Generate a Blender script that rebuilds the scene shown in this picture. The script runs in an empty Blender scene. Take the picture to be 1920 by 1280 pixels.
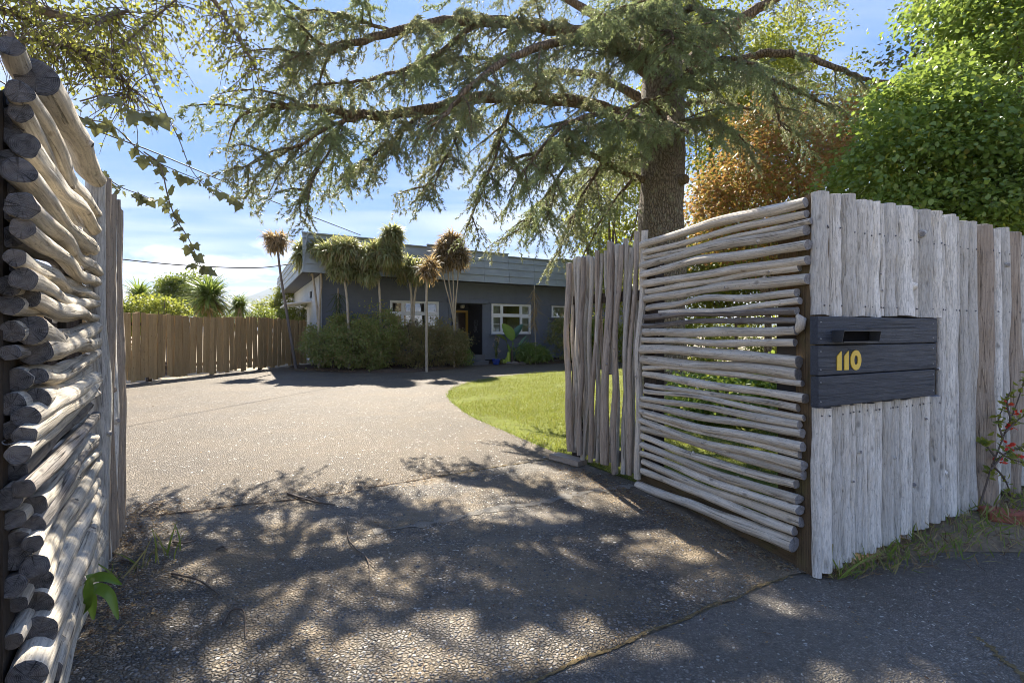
import bpy, math, random
import numpy as np
from mathutils import Vector, Matrix

R = math.radians
scene = bpy.context.scene
COL = scene.collection
rng = np.random.default_rng(11)
random.seed(11)

# ------------------------------------------------------------------ camera, sky, sun, exposure
F = 900.0                      # focal length in pixels of the 1920 px wide photograph
CAMH = 1.3
cam_d = bpy.data.cameras.new('camera')
cam_d.sensor_width = 36.0
cam_d.lens = F / 1920.0 * 36.0
cam_d.shift_y = -18.0 / 1920.0
cam_d.clip_start = 0.05
cam_d.clip_end = 20000
cam = bpy.data.objects.new('camera', cam_d)
cam.location = (0, 0, CAMH)
cam.rotation_euler = (R(90), 0, 0)
COL.objects.link(cam)
scene.camera = cam

SUN_EL = 45.5
SUN_DIR = Vector((-.273, .962, 0)).normalized()            # horizontal direction towards the sun
sd = bpy.data.lights.new('sun', 'SUN')
sd.energy = 2.0
sd.angle = R(.53)
sd.color = (1.0, .93, .81)
so = bpy.data.objects.new('sun', sd)
tosun = Vector((SUN_DIR.x * math.cos(R(SUN_EL)), SUN_DIR.y * math.cos(R(SUN_EL)), math.sin(R(SUN_EL))))
so.rotation_euler = tosun.to_track_quat('Z', 'Y').to_euler()
so.location = (-30, 25, 40)
COL.objects.link(so)

world = bpy.data.worlds.new('World')
scene.world = world
world.use_nodes = True


class NT:
    """tiny helper for node trees"""
    def __init__(s, nt):
        s.nt = nt
    def n(s, typ, ins=None, **kw):
        nd = s.nt.nodes.new(typ)
        for k, v in kw.items():
            setattr(nd, k, v)
        for k, v in (ins or {}).items():
            sock = nd.inputs[k]
            if isinstance(v, bpy.types.NodeSocket):
                s.nt.links.new(v, sock)
            else:
                sock.default_value = v
        return nd
    def ramp(s, fac, stops, interp='LINEAR'):
        nd = s.nt.nodes.new('ShaderNodeValToRGB')
        cr = nd.color_ramp
        cr.interpolation = interp
        while len(cr.elements) < len(stops):
            cr.elements.new(.5)
        for e, (p, c) in zip(cr.elements, stops):
            e.position = p
            e.color = (c, c, c, 1) if not hasattr(c, '__len__') else (*c, 1)
        s.nt.links.new(fac, nd.inputs[0])
        return nd.outputs[0]
    def mix(s, fac, a, b, blend='MIX'):
        nd = s.nt.nodes.new('ShaderNodeMix')
        nd.data_type = 'RGBA'
        nd.blend_type = blend
        for sock, v in ((nd.inputs[0], fac), (nd.inputs[6], a), (nd.inputs[7], b)):
            if isinstance(v, bpy.types.NodeSocket):
                s.nt.links.new(v, sock)
            elif hasattr(v, '__len__'):
                sock.default_value = (*v[:3], 1)
            else:
                sock.default_value = v
        return nd.outputs[2]
    def math(s, op, a, b=None, c=None, clamp=False):
        nd = s.nt.nodes.new('ShaderNodeMath')
        nd.operation = op
        nd.use_clamp = clamp
        for i, v in enumerate((a, b, c)):
            if v is None:
                continue
            if isinstance(v, bpy.types.NodeSocket):
                s.nt.links.new(v, nd.inputs[i])
            else:
                nd.inputs[i].default_value = v
        return nd.outputs[0]
    def vmath(s, op, a, b=None):
        nd = s.nt.nodes.new('ShaderNodeVectorMath')
        nd.operation = op
        for i, v in enumerate((a, b)):
            if v is None:
                continue
            if isinstance(v, bpy.types.NodeSocket):
                s.nt.links.new(v, nd.inputs[i])
            elif hasattr(v, '__len__'):
                nd.inputs[i].default_value = v
            elif op == 'SCALE':
                nd.inputs[3].default_value = v
        return nd.outputs[0]
    def noise(s, vec, scale, detail=4, rough=.55, dist=0.0, out=0):
        nd = s.n('ShaderNodeTexNoise', {'Scale': scale, 'Detail': detail, 'Roughness': rough, 'Distortion': dist})
        if vec is not None:
            s.nt.links.new(vec, nd.inputs['Vector'])
        return nd.outputs[out]
    def map(s, vec, scale=(1, 1, 1), rot=(0, 0, 0), loc=(0, 0, 0)):
        nd = s.n('ShaderNodeMapping', {'Vector': vec, 'Scale': scale, 'Rotation': rot, 'Location': loc})
        return nd.outputs[0]


def build_world():
    t = NT(world.node_tree)
    for nd in list(t.nt.nodes):
        t.nt.nodes.remove(nd)
    out = t.n('ShaderNodeOutputWorld')
    sky = t.n('ShaderNodeTexSky', sky_type='NISHITA', sun_disc=False, sun_elevation=R(SUN_EL),
              sun_rotation=math.atan2(SUN_DIR.x, SUN_DIR.y), altitude=100, air_density=1.0, dust_density=.35, ozone_density=3.0)
    tc = t.n('ShaderNodeTexCoord')
    sep = t.n('ShaderNodeSeparateXYZ', {0: tc.outputs['Generated']})
    z = t.math('MAXIMUM', sep.outputs[2], .02)
    px = t.math('DIVIDE', sep.outputs[0], z)
    py = t.math('DIVIDE', sep.outputs[1], z)
    v = t.n('ShaderNodeCombineXYZ', {0: px, 1: py, 2: 0.0}).outputs[0]
    vm = t.map(v, scale=(.42, 1.25, 1), rot=(0, 0, R(-24)))
    n1 = t.noise(vm, .62, 7, .56, .5)
    n2 = t.noise(t.map(v, scale=(.25, .35, 1), loc=(3.1, 1.7, 0)), .9, 3, .5)
    cir = t.math('MULTIPLY', t.ramp(n1, [(.40, 0.0), (.66, 1.0)]), t.ramp(n2, [(.30, 0.0), (.54, 1.0)]))
    # low bank of cumulus near the horizon
    dome = t.noise(t.map(tc.outputs['Generated'], scale=(5, 5, 12), loc=(1.3, 0.4, 0)), 1.15, 6, .55)
    band = t.ramp(sep.outputs[2], [(.0, 1.0), (.12, .95), (.32, 0.0)])
    cum = t.ramp(t.math('MULTIPLY', dome, band), [(.45, 0.0), (.63, 1.0)])
    hz = t.ramp(sep.outputs[2], [(.0, .65), (.15, .28), (.34, .08), (.7, 0.0)])
    skyc = t.n('ShaderNodeHueSaturation', {'Saturation': 1.15, 'Value': 1.0, 'Color': sky.outputs[0]}).outputs[0]
    skyc = t.vmath('DIVIDE', skyc, t.vmath('ADD', t.vmath('SCALE', skyc, 1.0), (1, 1, 1)))
    skyc = t.mix(1.0, skyc, (.150, .40, .95), 'MULTIPLY')
    c1 = t.mix(hz, skyc, (.38, .55, .85))
    c2 = t.mix(t.math('MULTIPLY', cir, .62), c1, (1.2, 1.17, 1.14))
    c3 = t.mix(t.math('MULTIPLY', cum, .8), c2, (2.0, 1.9, 1.8))
    bg = t.n('ShaderNodeBackground', {'Color': c3, 'Strength': .15})
    t.nt.links.new(bg.outputs[0], out.inputs[0])


build_world()
scene.view_settings.view_transform = 'Standard'
scene.view_settings.look = 'None'
scene.view_settings.gamma = 1
scene.view_settings.exposure = 3.08
scene.view_settings.use_curve_mapping = False
scene.render.engine = 'CYCLES'
cy = scene.cycles
cy.max_bounces = 10
cy.diffuse_bounces = 6
cy.glossy_bounces = 3
cy.transmission_bounces = 6
cy.transparent_max_bounces = 8
cy.filter_width = .9
cy.caustics_reflective = False
cy.caustics_refractive = False
cy.sample_clamp_indirect = 6

# ------------------------------------------------------------------ helpers
ORIGIN = {}


def P(px, py, Y):
    """the point that the photograph shows at pixel (px, py), Y metres ahead of the camera"""
    return Vector(((px - 960) / F * Y, Y, CAMH - (py - 622) / F * Y))


def G(px, py, z=0.0):
    Y = F * (CAMH - z) / (py - 622)
    return Vector(((px - 960) / F * Y, Y, z))


def tag(o, label=None, cat=None, group=None, kind=None):
    if label: o['label'] = label
    if cat: o['category'] = cat
    if group: o['group'] = group
    if kind: o['kind'] = kind
    return o


def thing(name, label, cat, loc=(0, 0, 0), group=None):
    o = bpy.data.objects.new(name, None)
    o.empty_display_size = .1
    o.location = loc
    COL.objects.link(o)
    ORIGIN[o.name] = Vector(loc)
    return tag(o, label, cat, group)


def link(name, me, parent=None, loc=None):
    o = bpy.data.objects.new(name, me)
    COL.objects.link(o)
    if parent is not None:
        o.parent = parent
        ORIGIN[o.name] = ORIGIN[parent.name]
    else:
        o.location = loc if loc is not None else (0, 0, 0)
        ORIGIN[o.name] = Vector(o.location)
    return o


def np_obj(name, V, Fc, mats, parent=None, loc=None, midx=None, smooth=False, attr=None):
    """V (n,3) world coordinates, Fc (m,k) faces of one arity; loc = origin of a top-level object"""
    V = np.asarray(V, dtype=np.float32)
    Fc = np.asarray(Fc, dtype=np.int32)
    org = np.array(ORIGIN[parent.name] if parent is not None else (loc if loc is not None else (0, 0, 0)), dtype=np.float32)
    me = bpy.data.meshes.new(name)
    m, k = Fc.shape
    me.vertices.add(len(V))
    me.vertices.foreach_set('co', (V - org).ravel())
    me.loops.add(m * k)
    me.loops.foreach_set('vertex_index', Fc.ravel())
    me.polygons.add(m)
    me.polygons.foreach_set('loop_start', np.arange(0, m * k, k, dtype=np.int32))
    me.polygons.foreach_set('loop_total', np.full(m, k, dtype=np.int32))
    if smooth:
        me.polygons.foreach_set('use_smooth', np.ones(m, dtype=bool))
    for mt in (mats if isinstance(mats, (list, tuple)) else [mats]):
        me.materials.append(mt)
    if midx is not None:
        me.polygons.foreach_set('material_index', np.asarray(midx, dtype=np.int32))
    if attr is not None:
        a = me.attributes.new('gr', 'FLOAT_VECTOR', 'POINT')
        a.data.foreach_set('vector', np.asarray(attr, dtype=np.float32).ravel())
    me.update()
    return link(name, me, parent, loc)


class MB:
    """collects boxes, tubes and faces and links them as one mesh object"""
    def __init__(s):
        s.v, s.f, s.m, s.a, s.sm = [], [], [], [], []

    def add(s, vs, fs, mi=0, attrs=None, smooth=False):
        b = len(s.v)
        s.v += [tuple(p) for p in vs]
        s.a += [tuple(p) for p in (attrs if attrs is not None else [(p[0], p[1], p[2]) for p in vs])]
        for f in fs:
            s.f.append(tuple(b + i for i in f))
            s.m.append(mi)
            s.sm.append(smooth)

    def box(s, c, ax, ay, az, dx, dy, dz, mi=0, taper=None, jit=0.0):
        """box centred on c with unit axes ax, ay, az and full sizes dx, dy, dz; grain runs along its longest side"""
        c, ax, ay, az = Vector(c), Vector(ax), Vector(ay), Vector(az)
        vs, at = [], []
        dims = (dx, dy, dz)
        order = sorted(range(3), key=lambda i: dims[i])
        for i in (-.5, .5):
            for j in (-.5, .5):
                for k in (-.5, .5):
                    p = c + ax * dx * i + ay * dy * j + az * dz * k
                    if jit:
                        p += Vector((random.uniform(-jit, jit), random.uniform(-jit, jit), random.uniform(-jit, jit)))
                    vs.append(p)
                    l = (dx * i, dy * j, dz * k)
                    at.append((l[order[0]], l[order[1]], l[order[2]]))
        s.add(vs, [(0, 1, 3, 2), (4, 6, 7, 5), (0, 4, 5, 1), (2, 3, 7, 6), (0, 2, 6, 4), (1, 5, 7, 3)], mi, at)

    def beam(s, a, b, w, h, up=(0, 0, 1), mi=0):
        a, b = Vector(a), Vector(b)
        az = (b - a).normalized()
        ax = Vector(up).cross(az)
        ax = ax.normalized() if ax.length > 1e-4 else Vector((1, 0, 0))
        ay = az.cross(ax)
        s.box((a + b) / 2, ax, ay, az, w, h, (b - a).length, mi)

    def tube(s, pts, rad, n=10, mi=0, capm=None, wob=0.0, seed=0, cap=True, tilt=0.0, round_=0.0):
        pts = [Vector(p) for p in pts]
        N = len(pts)
        if not hasattr(rad, '__len__'):
            rad = [rad] * N
        r_ = random.Random(seed)
        tan = []
        for i in range(N):
            d = pts[min(i + 1, N - 1)] - pts[max(i - 1, 0)]
            tan.append(d.normalized() if d.length > 1e-9 else Vector((0, 0, 1)))
        u = tan[0].orthogonal().normalized()
        phs = [(r_.uniform(0, 6.28), r_.uniform(.6, 1.4), r_.choice((2, 3, 3, 4, 5))) for _ in range(3)]
        vs, at, fs = [], [], []
        L = 0
        for i in range(N):
            if i:
                L += (pts[i] - pts[i - 1]).length
                u = (u - tan[i] * u.dot(tan[i])).normalized()
            w = tan[i].cross(u)
            for k in range(n):
                a = 2 * math.pi * k / n
                r = rad[i]
                if wob:
                    r *= 1 + wob * sum(math.sin(c * a + p + L * q * 3) for p, q, c in phs) / 2 + wob * .16 * r_.uniform(-1, 1)
                off = u * math.cos(a) * r + w * math.sin(a) * r
                sh = tan[i] * (tilt * math.cos(a) * r) if i in (0, N - 1) else Vector((0, 0, 0))
                vs.append(pts[i] + off + sh)
                at.append((math.cos(a) * r, math.sin(a) * r, L))
        for i in range(N - 1):
            for k in range(n):
                k2 = (k + 1) % n
                fs.append((i * n + k, i * n + k2, (i + 1) * n + k2, (i + 1) * n + k))
        s.add(vs, fs, mi, at, smooth=True)
        if cap:
            cm = mi if capm is None else capm
            for i, sg in ((0, -1), (N - 1, 1)):
                ring = vs[i * n:(i + 1) * n]
                ra = at[i * n:(i + 1) * n]
                # small bevel: an inset ring slightly proud
                ins = [pts[i] + (p - pts[i]) * .86 + tan[i] * sg * rad[i] * (.06 + round_) for p in ring]
                ia = [(p[0] * .86, p[1] * .86, p[2]) for p in ra]
                vv = list(ring) + ins
                ff = []
                for k in range(n):
                    k2 = (k + 1) % n
                    q = (k, k2, n + k2, n + k)
                    ff.append(q if sg > 0 else q[::-1])
                capf = tuple(n + k for k in range(n))
                s.add(vv, ff, cm, list(ra) + ia, smooth=False)
                s.add(ins, [tuple(range(n)) if sg > 0 else tuple(range(n))[::-1]], cm, ia)
        return L

    def lathe(s, c, prof, n=20, mi=0):
        c = Vector(c)
        vs, fs = [], []
        for r, z in prof:
            for k in range(n):
                a = 2 * math.pi * k / n
                vs.append(c + Vector((r * math.cos(a), r * math.sin(a), z)))
        for i in range(len(prof) - 1):
            for k in range(n):
                k2 = (k + 1) % n
                fs.append((i * n + k, i * n + k2, (i + 1) * n + k2, (i + 1) * n + k))
        s.add(vs, fs, mi, smooth=True)

    def build(s, name, mats, parent=None, loc=None):
        org = ORIGIN[parent.name] if parent is not None else Vector(loc if loc is not None else (0, 0, 0))
        me = bpy.data.meshes.new(name)
        me.from_pydata([(p[0] - org.x, p[1] - org.y, p[2] - org.z) for p in s.v], [], s.f)
        for mt in (mats if isinstance(mats, (list, tuple)) else [mats]):
            me.materials.append(mt)
        me.polygons.foreach_set('material_index', s.m)
        me.polygons.foreach_set('use_smooth', s.sm)
        a = me.attributes.new('gr', 'FLOAT_VECTOR', 'POINT')
        a.data.foreach_set('vector', np.asarray(s.a, dtype=np.float32).ravel())
        me.update()
        return link(name, me, parent, loc)


def unit(v):
    return v / np.maximum(np.linalg.norm(v, axis=-1, keepdims=True), 1e-9)


def frames(d, r):
    """orthonormal frames (n,3,3) whose third axis is d, spun at random"""
    d = unit(d)
    h = unit(r.normal(size=d.shape))
    x = unit(np.cross(h, d))
    y = np.cross(d, x)
    return np.stack([x, y, d], axis=1)


def scatter(tv, tf, pos, fr, sc):
    """template vertices tv (k,3), faces tf (m,q) copied at pos with frames fr (n,3,3) and scales sc (n,) or (n,3)"""
    n, k = len(pos), len(tv)
    sc = np.asarray(sc, dtype=float)
    t = tv[None] * (sc[:, None, None] if sc.ndim == 1 else sc[:, None, :])
    V = np.einsum('nkc,ncd->nkd', t, fr) + pos[:, None]
    Fc = tf[None] + (np.arange(n) * k)[:, None, None]
    return V.reshape(-1, 3), Fc.reshape(-1, tf.shape[1])


# leaf templates: x = width, y = leaf normal, z = length
LEAF = (np.array([[0, 0, 0], [.32, .07, .45], [0, -.02, 1.0], [-.32, .07, .45]]), np.array([[0, 1, 2], [0, 2, 3]]))
LEAF6 = (np.array([[0, 0, 0], [.22, .08, .22], [.27, .1, .55], [0, -.1, 1.0], [-.27, .1, .55], [-.22, .08, .22], [0, 0, .5]]),
         np.array([[0, 1, 6], [1, 2, 6], [2, 3, 6], [6, 3, 4], [6, 4, 5], [6, 5, 0]]))


def strap(nseg=4, w=.04, bend=1.0):
    """a long leaf bending over towards +y as it goes along z (unit length)"""
    vs, fs = [], []
    a, p = 0.0, np.zeros(3)
    for i in range(nseg + 1):
        ww = w * (1 - (i / nseg) ** 2 * .95) * (.6 if i == 0 else 1)
        vs += [p + np.array([ww, .0, 0]), p - np.array([ww, .0, 0])]
        p = p + np.array([0, math.sin(a), math.cos(a)]) / nseg
        a += bend / nseg
        if i:
            b = 2 * i
            fs += [(b - 2, b, b + 1), (b - 2, b + 1, b - 1)]
    return np.array(vs), np.array(fs)


def catmull(pts, per=6):
    pts = [Vector(p) for p in pts]
    q = [pts[0] * 2 - pts[1]] + pts + [pts[-1] * 2 - pts[-2]]
    out = []
    for i in range(1, len(q) - 2):
        for k in range(per):
            t = k / per
            a, b, c, d = q[i - 1], q[i], q[i + 1], q[i + 2]
            out.append(.5 * ((2 * b) + (c - a) * t + (2 * a - 5 * b + 4 * c - d) * t * t + (3 * b - a - 3 * c + d) * t ** 3))
    out.append(pts[-1])
    return out


def smoothnoise(n, r, amp, octs=3):
    """smooth random walk of n values"""
    x = np.linspace(0, 1, n)
    y = np.zeros(n)
    for o in range(1, octs + 1):
        y += amp / o * np.sin(2 * np.pi * (o * x * r.uniform(.35, .8) + r.uniform()))
    return y


# ------------------------------------------------------------------ materials
def new_mat(name):
    m = bpy.data.materials.new(name)
    m.use_nodes = True
    t = NT(m.node_tree)
    bsdf = m.node_tree.nodes['Principled BSDF']
    return m, t, bsdf


def setin(t, b, **kw):
    for k, v in kw.items():
        k = {'color': 'Base Color', 'rough': 'Roughness', 'normal': 'Normal', 'spec': 'Specular IOR Level', 'metal': 'Metallic', 'coat': 'Coat Weight'}[k]
        if isinstance(v, bpy.types.NodeSocket):
            t.nt.links.new(v, b.inputs[k])
        elif hasattr(v, '__len__'):
            b.inputs[k].default_value = (*v[:3], 1)
        else:
            b.inputs[k].default_value = v


def bump(t, h, strength=.5, dist=.01, normal=None):
    ins = {'Height': h, 'Strength': strength, 'Distance': dist}
    if normal is not None:
        ins['Normal'] = normal
    return t.n('ShaderNodeBump', ins).outputs[0]


def wood_mat(name, pale, mid, dark, stain, crack=.5, rough=.85, across=26, along=1.6, var=.35, endcap=False, moss=0.0):
    """weathered wood from the 'gr' attribute (position in the cross-section, metres along the grain)"""
    m, t, b = new_mat(name)
    at = t.n('ShaderNodeAttribute', attribute_name='gr').outputs['Vector']
    oi = t.n('ShaderNodeObjectInfo').outputs['Random']
    off = t.n('ShaderNodeCombineXYZ', {0: t.math('MULTIPLY', oi, 31.0), 1: t.math('MULTIPLY', oi, 17.0), 2: t.math('MULTIPLY', oi, 53.0)}).outputs[0]
    v = t.vmath('ADD', at, off)
    if endcap:
        v2 = t.map(v, scale=(1, 1, .2))
        sep = t.n('ShaderNodeSeparateXYZ', {0: at})
        r = t.math('SQRT', t.math('ADD', t.math('POWER', sep.outputs[0], 2.0), t.math('POWER', sep.outputs[1], 2.0)))
        ring = t.math('SINE', t.math('ADD', t.math('MULTIPLY', r, 1500.0), t.math('MULTIPLY', t.noise(v2, 60, 3), 9.0)))
        ang = t.math('ARCTAN2', sep.outputs[1], sep.outputs[0])
        rad = t.noise(t.n('ShaderNodeCombineXYZ', {0: t.math('MULTIPLY', t.math('SINE', ang), 2.2), 1: t.math('MULTIPLY', t.math('COSINE', ang), 2.2), 2: t.math('MULTIPLY', oi, 40.0)}).outputs[0], 2.4, 4, .75)
        rad = t.ramp(rad, [(.37, 1.0), (.43, 0.0)])
        spot = t.noise(v2, 55, 5, .65)
        c = t.mix(t.ramp(spot, [(.35, 0.0), (.68, 1.0)]), dark, mid)
        c = t.mix(t.math('MULTIPLY', t.ramp(ring, [(0.0, 0.0), (1.0, 1.0)]), .28), c, pale)
        c = t.mix(t.math('MULTIPLY', rad, .85), c, tuple(x * .35 for x in dark))
        big = t.noise(v2, 14, 2)
        c = t.mix(t.math('MULTIPLY', t.ramp(big, [(.45, 0.0), (.7, 1.0)]), .6), c, stain)
        h = t.math('SUBTRACT', t.math('MULTIPLY', ring, .12), rad)
        h = t.math('ADD', h, spot)
        nrm = bump(t, h, .7, .004)
    else:
        n1 = t.noise(t.map(v, scale=(across, across, along)), 1.0, 6, .62)
        n2 = t.noise(t.map(v, scale=(across * 5, across * 5, along * 3)), 1.0, 4, .6)
        n3 = t.noise(t.map(v, scale=(9, 9, 4)), 1.0, 4, .6)
        n4 = t.noise(t.map(v, scale=(across * 1.2, across * 1.2, along * .35)), 1.0, 2, .4, .3)
        knots = t.n('ShaderNodeTexVoronoi', {'Vector': t.map(v, scale=(11, 11, 5.5)), 'Scale': 1.0}, feature='F1')
        kn = t.ramp(knots.outputs['Distance'], [(.05, 1.0), (.15, 0.0)])
        c = t.mix(t.ramp(n1, [(.32, 0.0), (.66, 1.0)]), mid, pale)
        c = t.mix(t.math('MULTIPLY', t.ramp(n3, [(.46, 0.0), (.70, 1.0)]), .7), c, stain)
        c = t.mix(t.math('MULTIPLY', t.ramp(n2, [(.38, 1.0), (.56, 0.0)]), .6), c, dark)
        cr = t.ramp(n4, [(.485, 0.0), (.5, 1.0), (.515, 0.0)])
        crm = t.math('MULTIPLY', cr, t.ramp(n3, [(.42, 0.0), (.6, 1.0)]))
        c = t.mix(t.math('MULTIPLY', crm, crack), c, tuple(x * .22 for x in dark))
        c = t.mix(t.math('MULTIPLY', kn, .7), c, tuple(x * .5 for x in dark))
        br = t.math('ADD', t.math('MULTIPLY', oi, var), 1 - var / 2)
        c = t.vmath('SCALE', c)
        sc = c.node
        t.nt.links.new(br, sc.inputs[3])
        tint = t.math('FRACT', t.math('MULTIPLY', oi, 7.31))
        c = t.mix(t.math('MULTIPLY', tint, .45), c, t.mix(1.0, c, stain, 'MULTIPLY') if False else t.mix(.5, c, stain))
        if moss:
            nm = t.noise(t.map(v, scale=(6, 6, 3)), 1.0, 5, .7)
            c = t.mix(t.math('MULTIPLY', t.ramp(nm, [(.52, 0.0), (.66, 1.0)]), moss), c, (.10, .11, .03))
        sp = t.noise(t.map(v, scale=(130, 130, 48)), 1.0, 3, .7)
        c = t.mix(t.math('MULTIPLY', t.ramp(sp, [(.30, 1.0), (.43, 0.0)]), .6), c, tuple(x * .6 for x in dark))
        blot = t.noise(t.map(v, scale=(20, 20, 7)), 1.0, 4, .7)
        c = t.mix(t.math('MULTIPLY', t.ramp(blot, [(.58, 0.0), (.72, 1.0)]), .38), c, dark)
        h = t.math('ADD', t.math('MULTIPLY', n2, .6), n1)
        h = t.math('ADD', h, t.math('MULTIPLY', sp, .5))
        h = t.math('SUBTRACT', h, t.math('MULTIPLY', crm, 1.2))
        h = t.math('SUBTRACT', h, t.math('MULTIPLY', kn, .6))
        nrm = bump(t, h, .85, .006)
    setin(t, b, color=c, rough=rough, normal=nrm, spec=.25)
    return m


def leaf_mat(name, a, bcol, trans, tw=.45, rough=.45, c3=None, third=.15, big=.35, spec=.4):
    """leaf colours a..b at random per leaf, with light coming through the blade"""
    m, t, b = new_mat(name)
    ge = t.n('ShaderNodeNewGeometry')
    rnd = ge.outputs['Random Per Island']
    c = t.mix(rnd, a, bcol)
    nz = t.noise(t.n('ShaderNodeTexCoord').outputs['Object'], 1.3, 3, .6)
    c = t.mix(t.math('MULTIPLY', t.ramp(nz, [(.35, 0.0), (.7, 1.0)]), big), c, bcol)
    if c3 is not None:
        r2 = t.math('FRACT', t.math('MULTIPLY', rnd, 13.7))
        c = t.mix(t.math('LESS_THAN', r2, third), c, c3)
    setin(t, b, color=c, rough=rough, spec=spec)
    tl = t.n('ShaderNodeBsdfTranslucent', {'Color': t.mix(1.0, t.mix(.6, c, trans), (1, 1, 1), 'MULTIPLY')})
    mx = t.n('ShaderNodeMixShader', {0: tw, 1: b.outputs[0], 2: tl.outputs[0]})
    outn = [x for x in t.nt.nodes if x.type == 'OUTPUT_MATERIAL'][0]
    t.nt.links.new(mx.outputs[0], outn.inputs[0])
    return m


def bark_mat(name, a, c2, lich=None, scale=9.0):
    m, t, b = new_mat(name)
    v = t.n('ShaderNodeTexCoord').outputs['Object']
    vm = t.map(v, scale=(1, 1, .35))
    vo = t.n('ShaderNodeTexVoronoi', {'Vector': t.vmath('ADD', vm, t.vmath('SCALE', t.noise(vm, 3, 3, out=1), .12)), 'Scale': scale}, feature='DISTANCE_TO_EDGE').outputs['Distance']
    n = t.noise(vm, scale * 2.2, 6, .65)
    c = t.mix(t.ramp(n, [(.3, 0.0), (.7, 1.0)]), a, c2)
    c = t.mix(t.ramp(vo, [(.0, .8), (.10, 0.0)]), c, tuple(x * .3 for x in a))
    if lich:
        l = t.noise(v, 7, 5, .7)
        c = t.mix(t.math('MULTIPLY', t.ramp(l, [(.52, 0.0), (.66, 1.0)]), .75), c, lich)
    h = t.math('ADD', t.ramp(vo, [(.0, 0.0), (.18, 1.0)]), t.math('MULTIPLY', n, .7))
    setin(t, b, color=c, rough=.9, normal=bump(t, h, 1.0, .03), spec=.2)
    return m


def plain_mat(name, col, rough=.6, nscale=14, amt=.18, bmp=.15, spec=.4, metal=0.0, coord='Object', stretch=(1, 1, 1)):
    m, t, b = new_mat(name)
    v = t.map(t.n('ShaderNodeTexCoord').outputs[coord], scale=stretch)
    n = t.noise(v, nscale, 5, .62)
    n2 = t.noise(v, nscale * .22, 3, .5)
    lo = tuple(x * (1 - amt) for x in col)
    hi = tuple(min(1, x * (1 + amt)) for x in col)
    c = t.mix(t.ramp(t.math('ADD', t.math('MULTIPLY', n, .6), t.math('MULTIPLY', n2, .4)), [(.32, 0.0), (.68, 1.0)]), lo, hi)
    setin(t, b, color=c, rough=rough, normal=bump(t, n, bmp, .004), spec=spec, metal=metal)
    return m


def aggregate_mat(name, cols, matrix, pebble, dirt, dirt_amt, white=.04, worn=None, big=.5):
    """exposed aggregate concrete: stones in a cement matrix, dirt and worn patches"""
    m, t, b = new_mat(name)
    v = t.n('ShaderNodeTexCoord').outputs['Object']
    vw = t.vmath('ADD', v, t.vmath('SCALE', t.noise(v, 26, 3, out=1), .022))
    vo = t.n('ShaderNodeTexVoronoi', {'Vector': vw, 'Scale': pebble, 'Randomness': 1.0}, feature='F1')
    ed = t.n('ShaderNodeTexVoronoi', {'Vector': vw, 'Scale': pebble, 'Randomness': 1.0}, feature='DISTANCE_TO_EDGE').outputs['Distance']
    s = t.n('ShaderNodeSeparateColor', {0: vo.outputs['Color']})
    c = t.ramp(s.outputs[0], [(i / max(1, len(cols) - 1) * .96, cc) for i, cc in enumerate(cols)])
    c = t.mix(t.math('LESS_THAN', s.outputs[1], white), c, (.62, .58, .50))
    fine = t.noise(v, 260, 3, .6)
    c = t.mix(t.ramp(ed, [(.05, 1.0), (.20, 0.0)]), c, matrix)
    c = t.mix(.35, c, t.mix(1.0, c, t.ramp(fine, [(.3, .45), (.7, 1.5)]), 'MULTIPLY'))
    d1 = t.noise(v, 1.15, 6, .62, .4)
    d2 = t.noise(v, 9, 5, .7)
    dm = t.math('MULTIPLY', t.ramp(t.math('ADD', t.math('MULTIPLY', d1, .75), t.math('MULTIPLY', d2, .25)), [(.44, 0.0), (.62, 1.0)]), dirt_amt)
    c = t.mix(dm, c, t.mix(t.ramp(fine, [(.3, 0.0), (.7, 1.0)]), tuple(x * .7 for x in dirt), dirt))
    if worn:
        w1 = t.noise(t.map(v, rot=(0, 0, R(-29)), scale=(.55, 1.8, 1), loc=(4.2, 1.1, 0)), .8, 6, .65, .5)
        c = t.mix(t.math('MULTIPLY', t.ramp(w1, [(.53, 0.0), (.70, 1.0)]), .6), c, worn)
    bl = t.noise(t.map(v, loc=(7, 3, 0)), .55, 4, .55)
    c = t.mix(big, c, t.mix(1.0, c, t.ramp(bl, [(.3, .62), (.7, 1.35)]), 'MULTIPLY'))
    h = t.math('SUBTRACT', t.ramp(ed, [(.0, 0.0), (.30, 1.0)]), t.math('MULTIPLY', dm, .35))
    h = t.math('ADD', h, t.math('MULTIPLY', s.outputs[2], .5))
    setin(t, b, color=c, rough=t.math('ADD', .62, t.math('MULTIPLY', dm, .25)), normal=bump(t, h, 1.0, .011), spec=.35)
    return m


M = {}
M['log'] = wood_mat('weathered log', (.72, .65, .53), (.56, .50, .40), (.27, .235, .19), (.54, .455, .33), crack=.9)
M['log_end'] = wood_mat('log end grain', (.44, .43, .42), (.32, .315, .31), (.17, .165, .165), (.30, .27, .235), endcap=True)
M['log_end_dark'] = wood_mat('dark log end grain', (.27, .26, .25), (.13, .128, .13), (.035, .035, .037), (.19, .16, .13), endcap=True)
M['log_bark'] = wood_mat('log with flaking bark', (.36, .33, .29), (.19, .17, .15), (.09, .08, .072), (.24, .19, .15), crack=1.0)
M['pole'] = wood_mat('silvery pole', (.80, .765, .68), (.66, .63, .55), (.34, .32, .28), (.60, .54, .44), crack=.3, across=34, along=5.0, var=.5)
M['pole_dark'] = wood_mat('grey brown pole', (.50, .415, .32), (.37, .30, .23), (.19, .155, .12), (.40, .30, .20), crack=.8)
M['post'] = wood_mat('brown treated post', (.17, .115, .062), (.12, .08, .045), (.065, .045, .028), (.15, .11, .05), crack=.6, across=40, along=1.2, moss=.35)
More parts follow.
